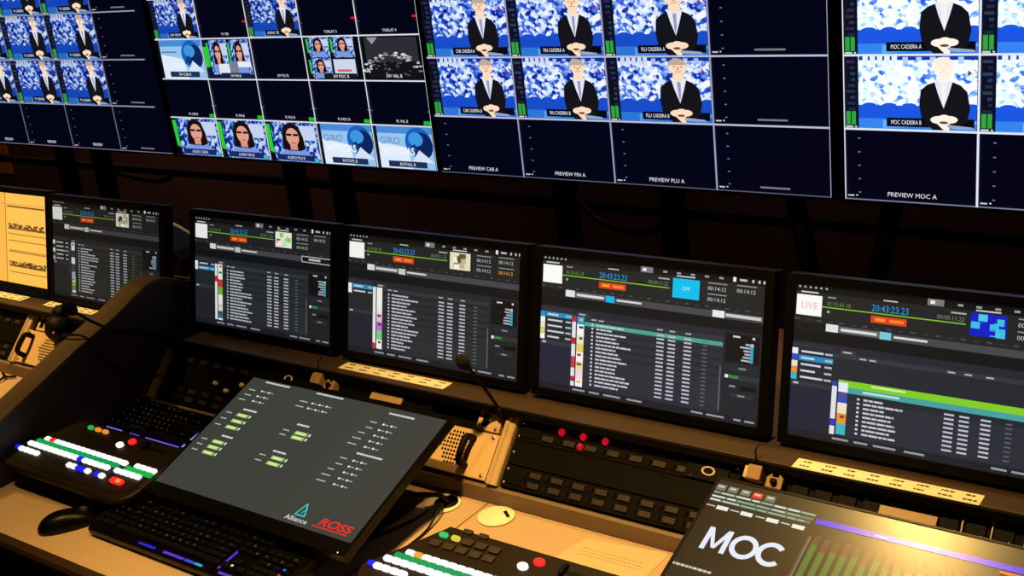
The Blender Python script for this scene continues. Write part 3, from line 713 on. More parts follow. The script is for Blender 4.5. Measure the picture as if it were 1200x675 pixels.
def intercom(x, t, label, lit=(), oval=False, keys_t=(.0325, .0125)):
    o = rthing('intercom_panel', label, 'intercom panel', x, t, 'intercom key panels set in the console')
    W, Hh = .485, .044
    MB().box(0, W, 0, Hh, -.010, 0).build('faceplate', M['rack'], o, .001)
    screws(o, [(a, b_) for a in (.008, W - .008) for b_ in (.008, Hh - .008)], 0, .0028)
    for k in range(8):
        cx = .063 + k * .0500
        for j, tt in enumerate(keys_t):
            MB().box(cx, cx + .026, tt - .005, tt + .006, 0, .0035).build('name_window', M['rackbrown'], o, .001)
            on = (k, j) in lit
            m = MB()
            if on: m.lathe([(0, 0), (.0058, 0), (.0058, .006), (.0045, .009), (0, .010)], 14, M_=Matrix.Translation((cx - .010, tt, 0)) @ Matrix.Scale(1.25, 4, (0, 1, 0)), col=lin((188, 10, 34)))
            else: m.prism([(-.0055, 0), (.0055, 0), (.0045, .006), (-.003, .0035)], cx - .0145, cx - .0055, M_=Matrix.Translation((0, tt, 0)))
            m.build('key', GLOW if on else M['brownblack'], o)
    MB().box(.012, .05, .008, Hh - .008, 0, .002).build('speaker_slot', M['black'], o, .001)
    if oval:
        M_ = Matrix.Translation((W - .060, .020, 0)) @ Matrix.Scale(1.6, 4, (1, 0, 0))
        MB().box(W - .105, W - .02, .002, Hh - .002, 0, .004).build('badge_plate', M['black'], o, .001)
        q = MB(); R0, R1 = .0085, .006; n = 24
        vs = [(r * math.cos(2 * PI * k / n), r * math.sin(2 * PI * k / n), .0046) for r in (R0, R1) for k in range(n)]
        q.add(vs, [(k, (k + 1) % n, n + (k + 1) % n, n + k) for k in range(n)], M_=M_)
        q.build('oval_badge', M['whitepl'], o)
        MB().lathe([(0, 0), (.002, 0), (.002, .002), (0, .002)], 8, M_=Matrix.Translation((W - .092, .006, .002)), col=lin((200, 60, 120))).build('indicator', GLOW, o)
    return o
def blank(x, t, label, plugs=()):
    o = rthing('rack_blank_panel', label, 'rack panel', x, t, 'blank rack panels between the intercoms')
    MB().box(0, .485, 0, .049, -.010, 0).build('faceplate', M['rack'], o, .001)
    screws(o, [(a, .0245) for a in (.008, .477)], 0, .0028)
    for px, pt in plugs:
        MB().lathe([(0, 0), (.006, 0), (.006, .010), (.004, .013), (0, .013)], 14, M_=Matrix.Translation((px, pt, 0))).build('jack_plug', M['whitepl'], o)
    return o
XR = (-1.345, -2.428, -3.545)
names = ('right of the handset speaker panel', 'just right of the dark divider', 'on the desk left of the divider')
for i, (x, nm) in enumerate(zip(XR, names)):
    intercom(x, .1005, 'upper intercom key strip ' + ('with four red lamps, ' if i == 0 else '') + nm, lit={(1, 0), (2, 0), (2, 1), (3, 0)} if i == 0 else (), oval=i < 2)
    blank(x, .0505, 'blank black rack panel between two key strips, ' + nm, ((.20, .02), (.245, .008), (.29, .03)) if i == 1 else ())
    intercom(x, .0040, 'lower intercom key strip ' + nm)
def post(x, label):
    o = rthing('rack_post', label, 'post', x, 0, 'pale upright rack posts')
    m = MB().prism([(0, -.01), (0, .006), (.004, .010), (.010, .010), (.013, .006), (.024, .006), (.026, .003), (.026, -.01)], 0, .147, axis='y', M_=Matrix.Identity(4))
    m.build('rail', M['alu'], o)
    return o
post(-1.376, 'pale upright rack post between handset speaker panel and red lamps')
post(-3.075, 'pale upright rack post on the desk left of the divider')
o = rthing('rack_post', 'slim dim rack post against the divider', 'post', -2.4475, 0, 'pale upright rack posts')
MB().box(0, .012, 0, .147, -.01, .010).build('rail', M['alu'], o, .002)

def speaker_panel(x0, x1, label, hx):
    W = x1 - x0
    o = rthing('speaker_panel', label, 'speaker panel', x0, 0, 'tan speaker panels with pull handles')
    MB().box(0, W, .004, .100, -.010, .004).build('faceplate', M['tan'], o, .0015)
    g = MB()
    cx, ct = W - .104, .056
    for i in range(9):
        for j in range(9):
            dx, dt = (i - 4) * .0078, (j - 4) * .0082
            if dx > -.012 - .02 * (4 - abs(j - 4)) / 4: g.lathe([(0, .0041), (.0028, .0041), (.0028, .0046), (0, .0046)], 8, M_=Matrix.Translation((cx + dx, ct + dt, 0)))
    g.build('speaker_holes', M['black'], o)
    hd = smooth_path([(hx, .024, .004), (hx, .026, .026), (hx, .036, .034), (hx, .070, .034), (hx, .080, .026), (hx, .082, .004)], 5)
    MB().tube(hd, .0072, 10).build('pull_handle', M['black'], o)
    screws(o, ((W - .012, .012), (W - .012, .092), (.01, .012), (.01, .092)), .004, .0045)
    return o
speaker_panel(-1.566, -1.380, 'tan speaker panel with black pull handle, beside the post by the red lamps', .128)
speaker_panel(-3.046, -2.83, 'tan speaker panel with black pull handle left of the divider', .034)
def switch_unit(x, label):
    o = rthing('switch_unit', label, 'switch unit', x, .104, 'small switch units above the speaker panels')
    MB().box(0, .058, 0, .040, -.01, .003).build('faceplate', M['tan'], o, .001)
    MB().box(.012, .028, .008, .034, .003, .0045).build('display_window', M['black'], o, .0006)
    screws(o, ((.050, .034), (.050, .006)), .003, .0045)
switch_unit(-1.445, 'small tan switch unit with dark window, beside the post by the red lamps')
switch_unit(-3.02, 'small tan switch unit left of the divider above the speaker panel')

def connector_panel(x0, x1, label, seps=()):
    o = rthing('connector_panel', label, 'connector panel', x0, .080, 'black connector panels in the console')
    W = x1 - x0
    MB().box(0, W, 0, .064, -.010, 0).build('faceplate', M['rack'], o, .001)
    n = int(W / .040)
    for k in range(n):
        cx = .014 + k * W / n
        m = MB().box(cx, cx + .030, .026, .058, 0, .004); m.build('socket_module', M['black'], o, .001)
        screws(o, ((cx + .005, .053), (cx + .025, .031)), .004, .0018)
    for px in seps: MB().box(px - .001, px + .001, .022, .060, 0, .006).build('divider_pin', M['whitepl'], o)
    return o
connector_panel(-1.845, -1.57, 'black connector panel behind the grey touch screen top edge')
connector_panel(-.776, .10, 'long black connector panel behind the tablet lettered with MOC', (.30, .345, .395))
connector_panel(-2.82, -2.53, 'black connector panel close to the divider on the left desk')
def flap(x, t, w, label):
    o = rthing('outlet_flap', label, 'outlet cover', x, t, 'tan outlet flaps over the connector panels')
    M_ = Matrix.Rotation(-.12, 4, 'X')
    MB().box(0, w, 0, .024, .004, .010, M_=M_).build('lid', M['lid'], o, .0015)
    MB().box(.004, w - .004, .002, .020, 0, .004).build('base', M['black'], o)
flap(-1.742, .110, .090, 'small tan outlet flap above the grey touch screen top edge')
flap(-.608, .102, .094, 'small tan outlet flap above the lettered tablet top edge')
def clamps(x, label, label2):
    o = rthing('cable_box', label, 'cable box', x, .118, 'tan cable boxes at the rack ends')
    MB().box(0, .026, 0, .026, 0, .030).build('body', M['dulltan'], o, .002)
    MB().box(-.008, .0, .002, .024, 0, .024).build('side_plate', M['alu'], o, .001)
    MB().tube(smooth_path([(.012, .026, .026), (.011, .040, .034), (.010, .050, .040), (.012, .062, .036)]), .0016, 6).build('cord', M['cable'], o)
    o = rthing('jack_block', label2, 'jack block', x + .034, .112, 'worn jack blocks at the rack ends')
    MB().prism([(0, 0), (.030, 0), (.030, .020), (.022, .026), (.020, .020), (.010, .020), (.008, .026), (0, .018)], 0, .020, axis='z').build('body', M['dulltan'], o, .0015)
    MB().lathe([(0, 0), (.006, 0), (.006, .006), (0, .006)], 12, M_=Matrix.Translation((.015, .011, .020))).build('socket', M['black'], o)
clamps(-.838, 'tan cable box behind the lettered tablet corner', 'worn tan jack block behind the lettered tablet, next to the cable box')
clamps(-1.908, 'tan cable box behind the grey touch screen', 'worn tan jack block behind the grey touch screen, next to the cable box')

# ------------------------------------------------------------------ gooseneck microphones and things by the divider
def mic(path, head_dir, label, hr=.014, hl=.036):
    P = [Vector(p) for p in path]; base = P[0]
    o = thing('gooseneck_microphone', label, 'microphone', base, 'gooseneck microphones')
    L_ = [p - base for p in P]
    MB().tube(smooth_path(L_, 10), .0035, 8).build('gooseneck', M['black'], o)
    d = Vector(head_dir).normalized(); q = d.to_track_quat('Z', 'Y').to_matrix().to_4x4()
    prof = [(0, -hl * .55), (hr * .55, -hl * .5), (hr * .92, -hl * .2), (hr, .1 * hl), (hr * .85, hl * .4), (hr * .5, hl * .55), (0, hl * .6)]
    MB().lathe(prof, 20, M_=Matrix.Translation(L_[-1]) @ q).build('windscreen', M['foam'], o)
    MB().lathe([(0, -.012), (.011, -.012), (.011, .006), (.007, .016), (0, .016)], 16, M_=(L_[1] - L_[0]).to_track_quat('Z', 'Y').to_matrix().to_4x4()).build('socket', M['black'], o)
mic([(-1.386, 1.692, .904), (-1.392, 1.68, .935), (-1.399, 1.655, .985), (-1.404, 1.632, 1.025), (-1.407, 1.62, 1.042)], (-.05, -.5, .8), 'gooseneck microphone standing before the cream thumbnail monitor', .0135, .036)
mic([(-2.424, 1.700, .905), (-2.43, 1.632, .955), (-2.43, 1.554, .990), (-2.432, 1.501, 1.030), (-2.432, 1.462, 1.068), (-2.432, 1.443, 1.089)], (0, -.5, .6), 'dark gooseneck microphone bent over the divider edge', .015, .036)
# dark webcam-like talkback head with a red light on the left desk, and its lead
kb = rthing('talkback_station', 'rounded black talkback unit with a small red light just left of the divider', 'talkback unit', -2.885, .118)
MB().lathe([(0, .0045), (.03, .0045), (.036, .012), (.040, .026), (.034, .046), (.018, .060), (0, .064)], 24).build('body', M['black'], kb)
MB().lathe([(0, 0), (.022, 0), (.024, .012), (.018, .024), (0, .028)], 20, M_=Matrix.Translation((-.004, .038, .03))).build('head', M['black'], kb)
MB().lathe([(0, 0), (.0035, 0), (.003, .003), (0, .004)], 10, M_=Matrix.Translation((.020, -.020, .048)), col=lin((255, 60, 90))).build('indicator', GLOW, kb)
lead = MB().tube(smooth_path([(-2.545, 1.50, .90), (-2.536, 1.478, .96), (-2.526, 1.466, 1.000), (-2.505, 1.466, 1.0035), (-2.47, 1.474, 1.0055), (-2.4435, 1.482, .990), (-2.4425, 1.497, .945), (-2.4425, 1.542, .894), (-2.441, 1.60, .853), (-2.436, 1.643, .835)]), .0028, 8).build('talkback_lead', M['cable'])
tag(lead, 'thin black lead draped over the divider below the bent microphone', 'cable')
wc = MB().tube(smooth_path([(-2.63, 1.90, 1.15), (-2.58, 1.90, 1.137), (-2.53, 1.90, 1.118), (-2.47, 1.90, 1.093), (-2.42, 1.91, 1.06)]), .004, 8).build('pale_cable', M['wcable'])
tag(wc, 'pale lilac cable between two monitors behind the divider', 'cable')
eq = thing('dark_filler', 'dark rounded filler block hiding the lit shelf behind the divider', 'case', (-2.93, 2.12, SHZ))  # added block covering the lit shelf so the gap between monitors stays black
MB().prism([(-.15, 0), (.13, 0), (.13, .05), (.10, .075), (.02, .09), (-.10, .105), (-.15, .09)], -.075, .075, axis='y').build('body', M['black'], eq, .008)
MB().box(-.10, .07, -.079, -.075, .02, .06).build('front_plate', M['rack'], eq)
# small black clip on the left desk
cl = thing('cable_clip', 'small black three-armed cable clip on the left desk', 'clip', (-3.063, 1.575, DZ))
MB().tube(smooth_path([(-.035, .012, .006), (-.012, .004, .010), (.006, 0, .008), (.03, .014, .006)]), .0035).build('arm', M['black'], cl)
MB().tube(smooth_path([(0, 0, .009), (.010, -.02, .008), (.004, -.045, .004)]), .0035).build('tail', M['black'], cl)

# ------------------------------------------------------------------ touch monitors
TT = .343
def touch_monitor(x, y, z, label, draw, scr, bz, name='touch_monitor', W=.557, Hh=.320, rotz=0.):
    root = thing(name, label, 'touch screen', (x + W / 2, y + .12, DZ), None, (0, 0, rotz))
    T = Matrix.Translation((-(x + W / 2), -(y + .12), -DZ))
    F = T @ frame((x, y, z), (1, 0, 0), (0, math.cos(TT), math.sin(TT)), (0, -math.sin(TT), math.cos(TT)))
    l, r_, bt, tp = bz
    MB().box(-l, W + r_, -bt, Hh + tp, -.018, -.0012, M_=F).build('housing', M['bezel'], root, .003)
    e = MB()
    for a in ((-l, 0, -bt, Hh + tp), (W, W + r_, -bt, Hh + tp), (0, W, -bt, 0), (0, W, Hh, Hh + tp)): e.box(*a, -.004, .0012, M_=F)
    fr = e.build('bezel', M['gloss'], root)
    p = Pic(F); draw(p, W, Hh); p.build('screen', scr, root)
    if bt > .02: MB().lathe([(0, 0), (.0016, 0), (.0014, .001), (0, .0012)], 8, M_=F @ Matrix.Translation((W - .011, -.0257, .0012)), col=lin((235, 235, 235))).build('power_light', GLOW, fr)
    MB().prism([(-.02, .012), (.07, .012), (.09, .10), (.05, .112), (.0, .09)], -.06, .06).build('stand_neck', M['black'], root, .004)
    MB().box(-.19, .20, -.07, .17, 0, .013).build('stand_base', M['black'], root, .004)
    return root
def grey_ui(p, W, Hh):
    p.rect(0, 0, W, Hh, (58, 61, 57), 0)
    g = (205, 208, 205); gr = (150, 190, 96)
    def head(x, y, w): 
        a = x - w / 2; r = random.Random(int(x * 1e4 + y * 1e3))
        while a < x + w / 2: d = .004 + r.random() * .005; p.rect(a, y, a + d, y + .0045, g, 2); a += d + .0008
    def knob(x, y, n=2, on=0):
        for k in range(n):
            xx = x + k * .021
            p.ell(xx, y, .0026, .0026, (240, 240, 235), 3, 10); p.rect(xx + .003, y - .0012, xx + .014, y + .0012, (160, 165, 160), 2)
    def lab(x, y, w=.02): p.rect(x, y - .0012, x + w, y + .0014, (176, 180, 176), 2)
    head(.080, .3115, .07); head(.239, .3125, .075); head(.448, .303, .064)
    for k, y in enumerate((.2865, .2708, .2555)): knob(.058, y, 2); lab(.018 - .004 * (k == 2), y - .002)
    for k, y in enumerate((.2855, .2705)): knob(.214, y, 3); lab(.176, y, .024)
    def bars(x, ys, w, hx, hy):
        head(hx, hy, .034)
        for k, y in enumerate(ys):
            p.rect(x - w / 2, y - .0045, x + w / 2, y + .0045, gr, 2); p.rect(x - w / 2 + .004, y - .003, x + w / 2 - .006, y + .003, (210, 232, 150), 3)
            p.rect(x + w / 2 + .004, y - .003, x + w / 2 + .008, y + .004, (235, 238, 232), 3); lab(x - w / 2 - .035, y, .018)
    bars(.066, (.2115, .1935, .175), .034, .070, .2265); bars(.067, (.131, .1155, .0995), .034, .078, .1475)
    bars(.252, (.2035, .191), .036, .239, .2225); bars(.248, (.1310, .1160), .036, .238, .1445)
    for hy, y0 in ((None, .2745), (.190, .173)):
        if hy: head(.449, hy, .064)
        for k in range(5): 
            y = y0 - k * .0158; knob(.424, y - .0002, 2); lab(.388 if k in (0, 1) else .380 - .004 * (k > 2), y, .018 + .006 * (k > 2))
    # maker's marks on the screen: a teal triangle with a word, and a red word with a rule
    tri = [(.393, .0235), (.4185, .0235), (.4035, .0520)]
    for a, b_ in ((0, 1), (1, 2), (2, 0)): p.line(*tri[a], *tri[b_], .0030, (40, 200, 200), 3)
    p.line(.405, .029, .4125, .041, .002, (40, 200, 200), 3)
    p.text('Alliance', .3765, .0085, .0105, (230, 232, 232), 3, width=.057, bold=.015)
    p.text('ROSS', .4585, .0165, .0165, (238, 40, 34), 3, width=.083, bold=.022, shear=.25)
    p.rect(.449, .0105, .537, .0128, (238, 40, 34), 3)
touch_monitor(-1.979, 1.267, .83, 'grey-lit touch screen tilted back over the front keyboard, with red ROSS lettering', grey_ui, TOUCH, (.004, .008, .031, .012))
def moc_ui(p, W, Hh):
    p.rect(0, 0, W, Hh, (36, 26, 18), 0); p.rect(.19, .0, W, .252, (36, 30, 20), 1)
    for k, x in enumerate((.0005, .022, .0445, .066, .0885)):
        c = (226, 50, 40) if k == 3 else (112, 116, 98)
        p.rect(x, .2965, x + .0175, .309, c, 2); p.rect(x + .003, .302, x + .014, .3065, (190, 192, 176) if k != 3 else (255, 170, 150), 3)
    for y, x1 in ((.2885, .18), (.2800, .178), (.2725, .176)):
        p.rect(.001, y, x1, y + .0055, (92, 112, 96), 2)
        r = random.Random(int(y * 1e4)); x = .002
        while x < x1 - .02: w = .008 + r.random() * .022; p.rect(x, y + .0012, x + w, y + .0042, r.choice([(190, 200, 186), (140, 170, 150), (225, 228, 220)]), 3); x += w + .004
    for k, x in enumerate((.020, .063, .108, .1515)):
        p.rect(x, .2575, x + .0205, .2655, (232, 234, 226), 3); p.rect(x - .019, .261, x - .003, .2632, (220, 190, 170) if k == 0 else (205, 208, 200), 3)
    ink = (226, 234, 246); bx, by, ch_, tk = .0282, .1755, .0455, .0088
    p.poly([(bx, by), (bx + tk, by), (bx + tk * 1.02, by + ch_), (bx + tk * .1, by + ch_)], ink, 3)
    p.poly([(bx + .0345, by), (bx + .0345 + tk, by), (bx + .0345 + tk * .9, by + ch_), (bx + .0345 - tk * .05, by + ch_)], ink, 3)
    mx = bx + (.0345 + tk) / 2
    p.poly([(bx + tk * .15, by + ch_), (bx + tk * 1.05, by + ch_), (mx + tk * .34, by + .006), (mx - tk * .38, by + .006)], ink, 4)
    p.poly([(bx + .0345 + tk * .85, by + ch_), (bx + .0345 - tk * .05, by + ch_), (mx - tk * .34, by + .006), (mx + tk * .38, by + .006)], ink, 5)
    def ring(cx, cy, r0, r1, a0, a1, n=40):
        for k in range(n):
            t0 = a0 + (a1 - a0) * k / n; t1 = a0 + (a1 - a0) * (k + 1) / n
            p.poly([(cx + r0 * math.cos(t0), cy + r0 * math.sin(t0)), (cx + r1 * math.cos(t0), cy + r1 * math.sin(t0)), (cx + r1 * math.cos(t1), cy + r1 * math.sin(t1)), (cx + r0 * math.cos(t1), cy + r0 * math.sin(t1))], ink, 3)
    ring(bx + .0690, by + .0225, .0148, .0234, 0, 2 * PI); ring(bx + .1140, by + .0225, .0148, .0234, .72, 2 * PI - .72)
    r = random.Random(21); x = .0022
    while x < .07: w = .003 + r.random() * .006; p.rect(x, .1338, x + w, .1380, (205, 200, 190), 3); x += w + .0014
    p.rect(.183, .276, .5, .2865, (50, 0, 226), 3); p.rect(.278, .2795, .297, .2825, (230, 210, 240), 4)
    p.rect(.1865, 0, .188, .25, (150, 140, 120), 2); p.rect(.1835, 0, .1845, .25, (120, 112, 96), 2)
    for k in range(22):
        x = .1935 + k * .0165
        p.rect(x, 0, x + .0098, .254 - .002 * (k % 3), (84, 54, 36), 2); p.rect(x, 0, x + .0098, .236 - .008 * (k % 2) - .003 * (k % 3), (66, 112, 44), 3)
    p.rect(.462, .268, .50, .273, (235, 90, 50), 4)
touch_monitor(-.842, 1.2705, .83, 'glossy touch tablet lettered with MOC, reflecting a warm lamp', moc_ui, GLOSSY, (.005, .008, .040, .004), 'touch_tablet', rotz=-.018)

# ------------------------------------------------------------------ keyboards
def keyboard(x, y, W, D, tilt, label, pitch, macro, glow, seed, zbase):
    root = thing('keyboard', label, 'keyboard', (x, y, DZ), 'backlit keyboards', (0, 0, 0))
    F = Matrix.Translation((0, 0, zbase)) @ Matrix.Rotation(tilt, 4, 'X')
    MB().prism([(0, 0), (D, 0), (D, .018), (D * .93, .020), (.012, .020), (0, .013)], 0, W, M_=F).build('case', M['gloss'], root, .0025)
    for fx in (.05, W - .09):
        if zbase > .003: MB().box(fx, fx + .03, .004, .020, -.002, zbase + .0004).build('front_foot', M['black'], root)
        hgt = zbase + math.sin(tilt) * (D - .02)
        if hgt > .006: MB().box(fx, fx + .03, D - .024, D - .014, 0, hgt + .0005).build('rear_foot', M['black'], root)
    cache = {}
    rnd = random.Random(seed)
    def key(cx, cy, w, d):
        lc = None
        if rnd.random() < glow['p']: lc = rnd.choice(glow['legend'])
        for (ux, uy, c) in glow['spots']:
            if abs(ux - cx) < w / 2 and abs(uy - cy) < d / 2: lc = c
        k = (round(w, 4), round(d, 4), lc)
        if k not in cache:
            i = .0018; tw = w - .0022; td = d - .0022
            vs = [(-tw / 2, -td / 2, 0), (tw / 2, -td / 2, 0), (tw / 2, td / 2, 0), (-tw / 2, td / 2, 0), (-tw / 2 + i, -td / 2 + i, .009), (tw / 2 - i, -td / 2 + i, .009), (tw / 2 - i, td / 2 - i * 1.3, .0095), (-tw / 2 + i, td / 2 - i * 1.3, .0095)]
            m = MB().add(vs, [(3, 2, 1, 0), (4, 5, 6, 7), (0, 1, 5, 4), (1, 2, 6, 5), (2, 3, 7, 6), (3, 0, 4, 7)])
            if lc:
                big = lc in [q[2] for q in glow['spots']]; e = .003 if big else .0018
                m.add([(-e, -e * .7, .0097), (e, -e * .7, .0097), (e, e * .8, .0098), (-e, e * .8, .0098)], [(0, 1, 2, 3)], 1, col=lin(lc))
            o = m.build('key', [M['key'], GLOW], root); cache[k] = o
        else:
            o = cache[k].copy(); COL.objects.link(o)
        o.matrix_local = F @ Matrix.Translation((cx, cy, .0205)); return o
    rp = (D - .030) / 6.25
    y0 = .016
    rows = [(0, [1.25, 1.25, 1.25, 6.25, 1.25, 1.25, 1.25, 1.25]), (1, [2.25] + [1] * 10 + [2.75]), (2, [1.75] + [1] * 11 + [2.25]), (3, [1.5] + [1] * 12 + [1.5]), (4, [1] * 13 + [2]), (5.25, [1, -1, 1, 1, 1, 1, -.5, 1, 1, 1, 1, -.5, 1, 1, 1, 1])]
    xs0 = .008 + macro * pitch + (.006 if macro else 0)
    spots = []; n = 0
    for r_, ws in rows:
        u = 0.
        for w in ws:
            if w > 0:
                spots.append((xs0 + (u + w / 2) * pitch, y0 + (r_ + .5) * rp, w * pitch, rp))
            u += abs(w)
    for r_ in range(6):
        for c in range(macro): spots.append((.008 + (c + .5) * pitch, y0 + (r_ + .5 + (.25 if r_ == 5 else 0)) * rp, pitch, rp))
    nx = xs0 + 15.25 * pitch
    for c in range(3):
        for r_ in (3, 4, 5.25): spots.append((nx + (c + .5) * pitch, y0 + (r_ + .5) * rp, pitch, rp))
        spots.append((nx + (c + .5) * pitch, y0 + .5 * rp, pitch, rp))
    spots.append((nx + 1.5 * pitch, y0 + 1.5 * rp, pitch, rp))
    px_ = nx + 3.25 * pitch
    if px_ + 4 * pitch < W:
        for c in range(4):
            for r_ in range(5): spots.append((px_ + (c + .5) * pitch, y0 + (r_ + .5) * rp, pitch, rp))
    # the hundred keys nearest the rear of the board are parts, any others one part
    lit = lambda s: any(abs(q[0] - s[0]) < s[2] / 2 and abs(q[1] - s[1]) < s[3] / 2 for q in glow['spots'])
    spots.sort(key=lambda s: (not lit(s), -s[1]))
    for s_ in spots[:100]: key(*s_)
    if len(spots) > 100:
        m = MB()
        for cx, cy, w, d in spots[100:]: m.box(cx - w / 2 + .0015, cx + w / 2 - .0015, cy - d / 2 + .0015, cy + d / 2 - .0015, .0205, .0295, M_=F)
        tag(m.build('keys', M['key'], root, .001, 1), None, None, None, 'stuff')
    # light strips showing between the key blocks and along the front edge
    for (ux, uy, ww, dd, c) in glow['strips']: MB().box(ux, ux + ww, uy, uy + dd, .0200, .0214, M_=F, col=lin(c)).build('light_strip', GLOW, root)
    return root
gap = .008 + 3 * .0207 + .006 + 15.05 * .0207
blue, violet, teal = (30, 30, 190), (92, 50, 215), (40, 170, 180)
keyboard(-2.052, 1.139, .556, .124, .13, 'large black keyboard with violet backlight in front of the grey touch screen', .0207, 3,
         dict(p=.45, legend=[(70, 62, 84), (56, 54, 66), (96, 90, 84), (46, 40, 96)],
              strips=[(.165, .004, .05, .005, blue), (.240, .004, .060, .005, violet), (.305, .004, .030, .005, (60, 70, 220)), (.335, .004, .018, .005, teal), (gap, .014, .004, .065, violet), (gap + .004, .072, .058, .003, (80, 46, 200)), (.10, .088, .20, .003, (30, 24, 110)), (.40, .004, .05, .005, violet)],
              spots=[(.040, .112, (235, 235, 230)), (.185, .112, (110, 120, 250)), (.280, .112, (140, 80, 250)), (gap + .034, .024, (240, 235, 160)), (gap + .068, .092, (230, 40, 60)), (.540, .040, (220, 40, 60)), (.540, .060, (40, 100, 235))]), 3, .006)
gap2 = .008 + 15.05 * .0188
keyboard(-2.443, 1.458, .44, .130, .19, 'black keyboard with blue edge light behind the far left switcher panel', .0188, 0,
         dict(p=.5, legend=[(62, 58, 66), (52, 52, 62), (76, 72, 70), (36, 36, 90)],
              strips=[(.014, .002, .060, .006, (120, 120, 235)), (.105, .002, .035, .006, (70, 70, 200)), (.165, .002, .12, .006, (110, 100, 240)), (gap2, .010, .004, .07, (150, 140, 245))],
              spots=[(.040, .110, (225, 225, 230))]), 4, .006)

# ------------------------------------------------------------------ mouse
ms = thing('mouse', 'black computer mouse on the wooden desk beside the front keyboard', 'mouse', (-2.133, 1.146, DZ), None, (0, 0, .915 - PI / 2))
m = MB(); nu, nv = 24, 12; vs = []; fs = []
for j in range(nv + 1):
    ph = PI / 2 * j / nv
    for i in range(nu):
        a = 2 * PI * i / nu
        yy = math.sin(a) * .064 * math.cos(ph) ** .75; wd = .033 * (1 - .12 * math.cos(2 * a)) * (1 - .10 * (yy / .064))
        zz = .036 * math.sin(ph) ** .8 * (1 - .25 * (yy / .064 + .25) ** 2)
        vs.append((math.cos(a) * wd * math.cos(ph) ** .7, yy, zz))
for j in range(nv):
    for i in range(nu): a = j * nu + i; b_ = j * nu + (i + 1) % nu; fs.append((a, b_, b_ + nu, a + nu))
fs.append(tuple(range(nu))[::-1])
m.add(vs, fs, smooth=True).build('body', M['gloss'], ms)
MB().lathe([(0, -.003), (.010, -.003), (.011, 0), (.010, .003), (0, .003)], 16, M_=Matrix.Translation((0, .034, .0265)) @ Matrix.Rotation(PI / 2, 4, 'Y')).build('scroll_wheel', M['rackbrown'], ms)
tag(MB().tube(smooth_path([(-2.094, 1.204, .757), (-2.080, 1.226, .755), (-2.055, 1.30, .754), (-2.02, 1.36, .754), (-1.98, 1.44, .754)]), .0018, 6).build('mouse_lead', M['cable']), 'thin black mouse lead running from the mouse to behind the keyboard', 'cable')

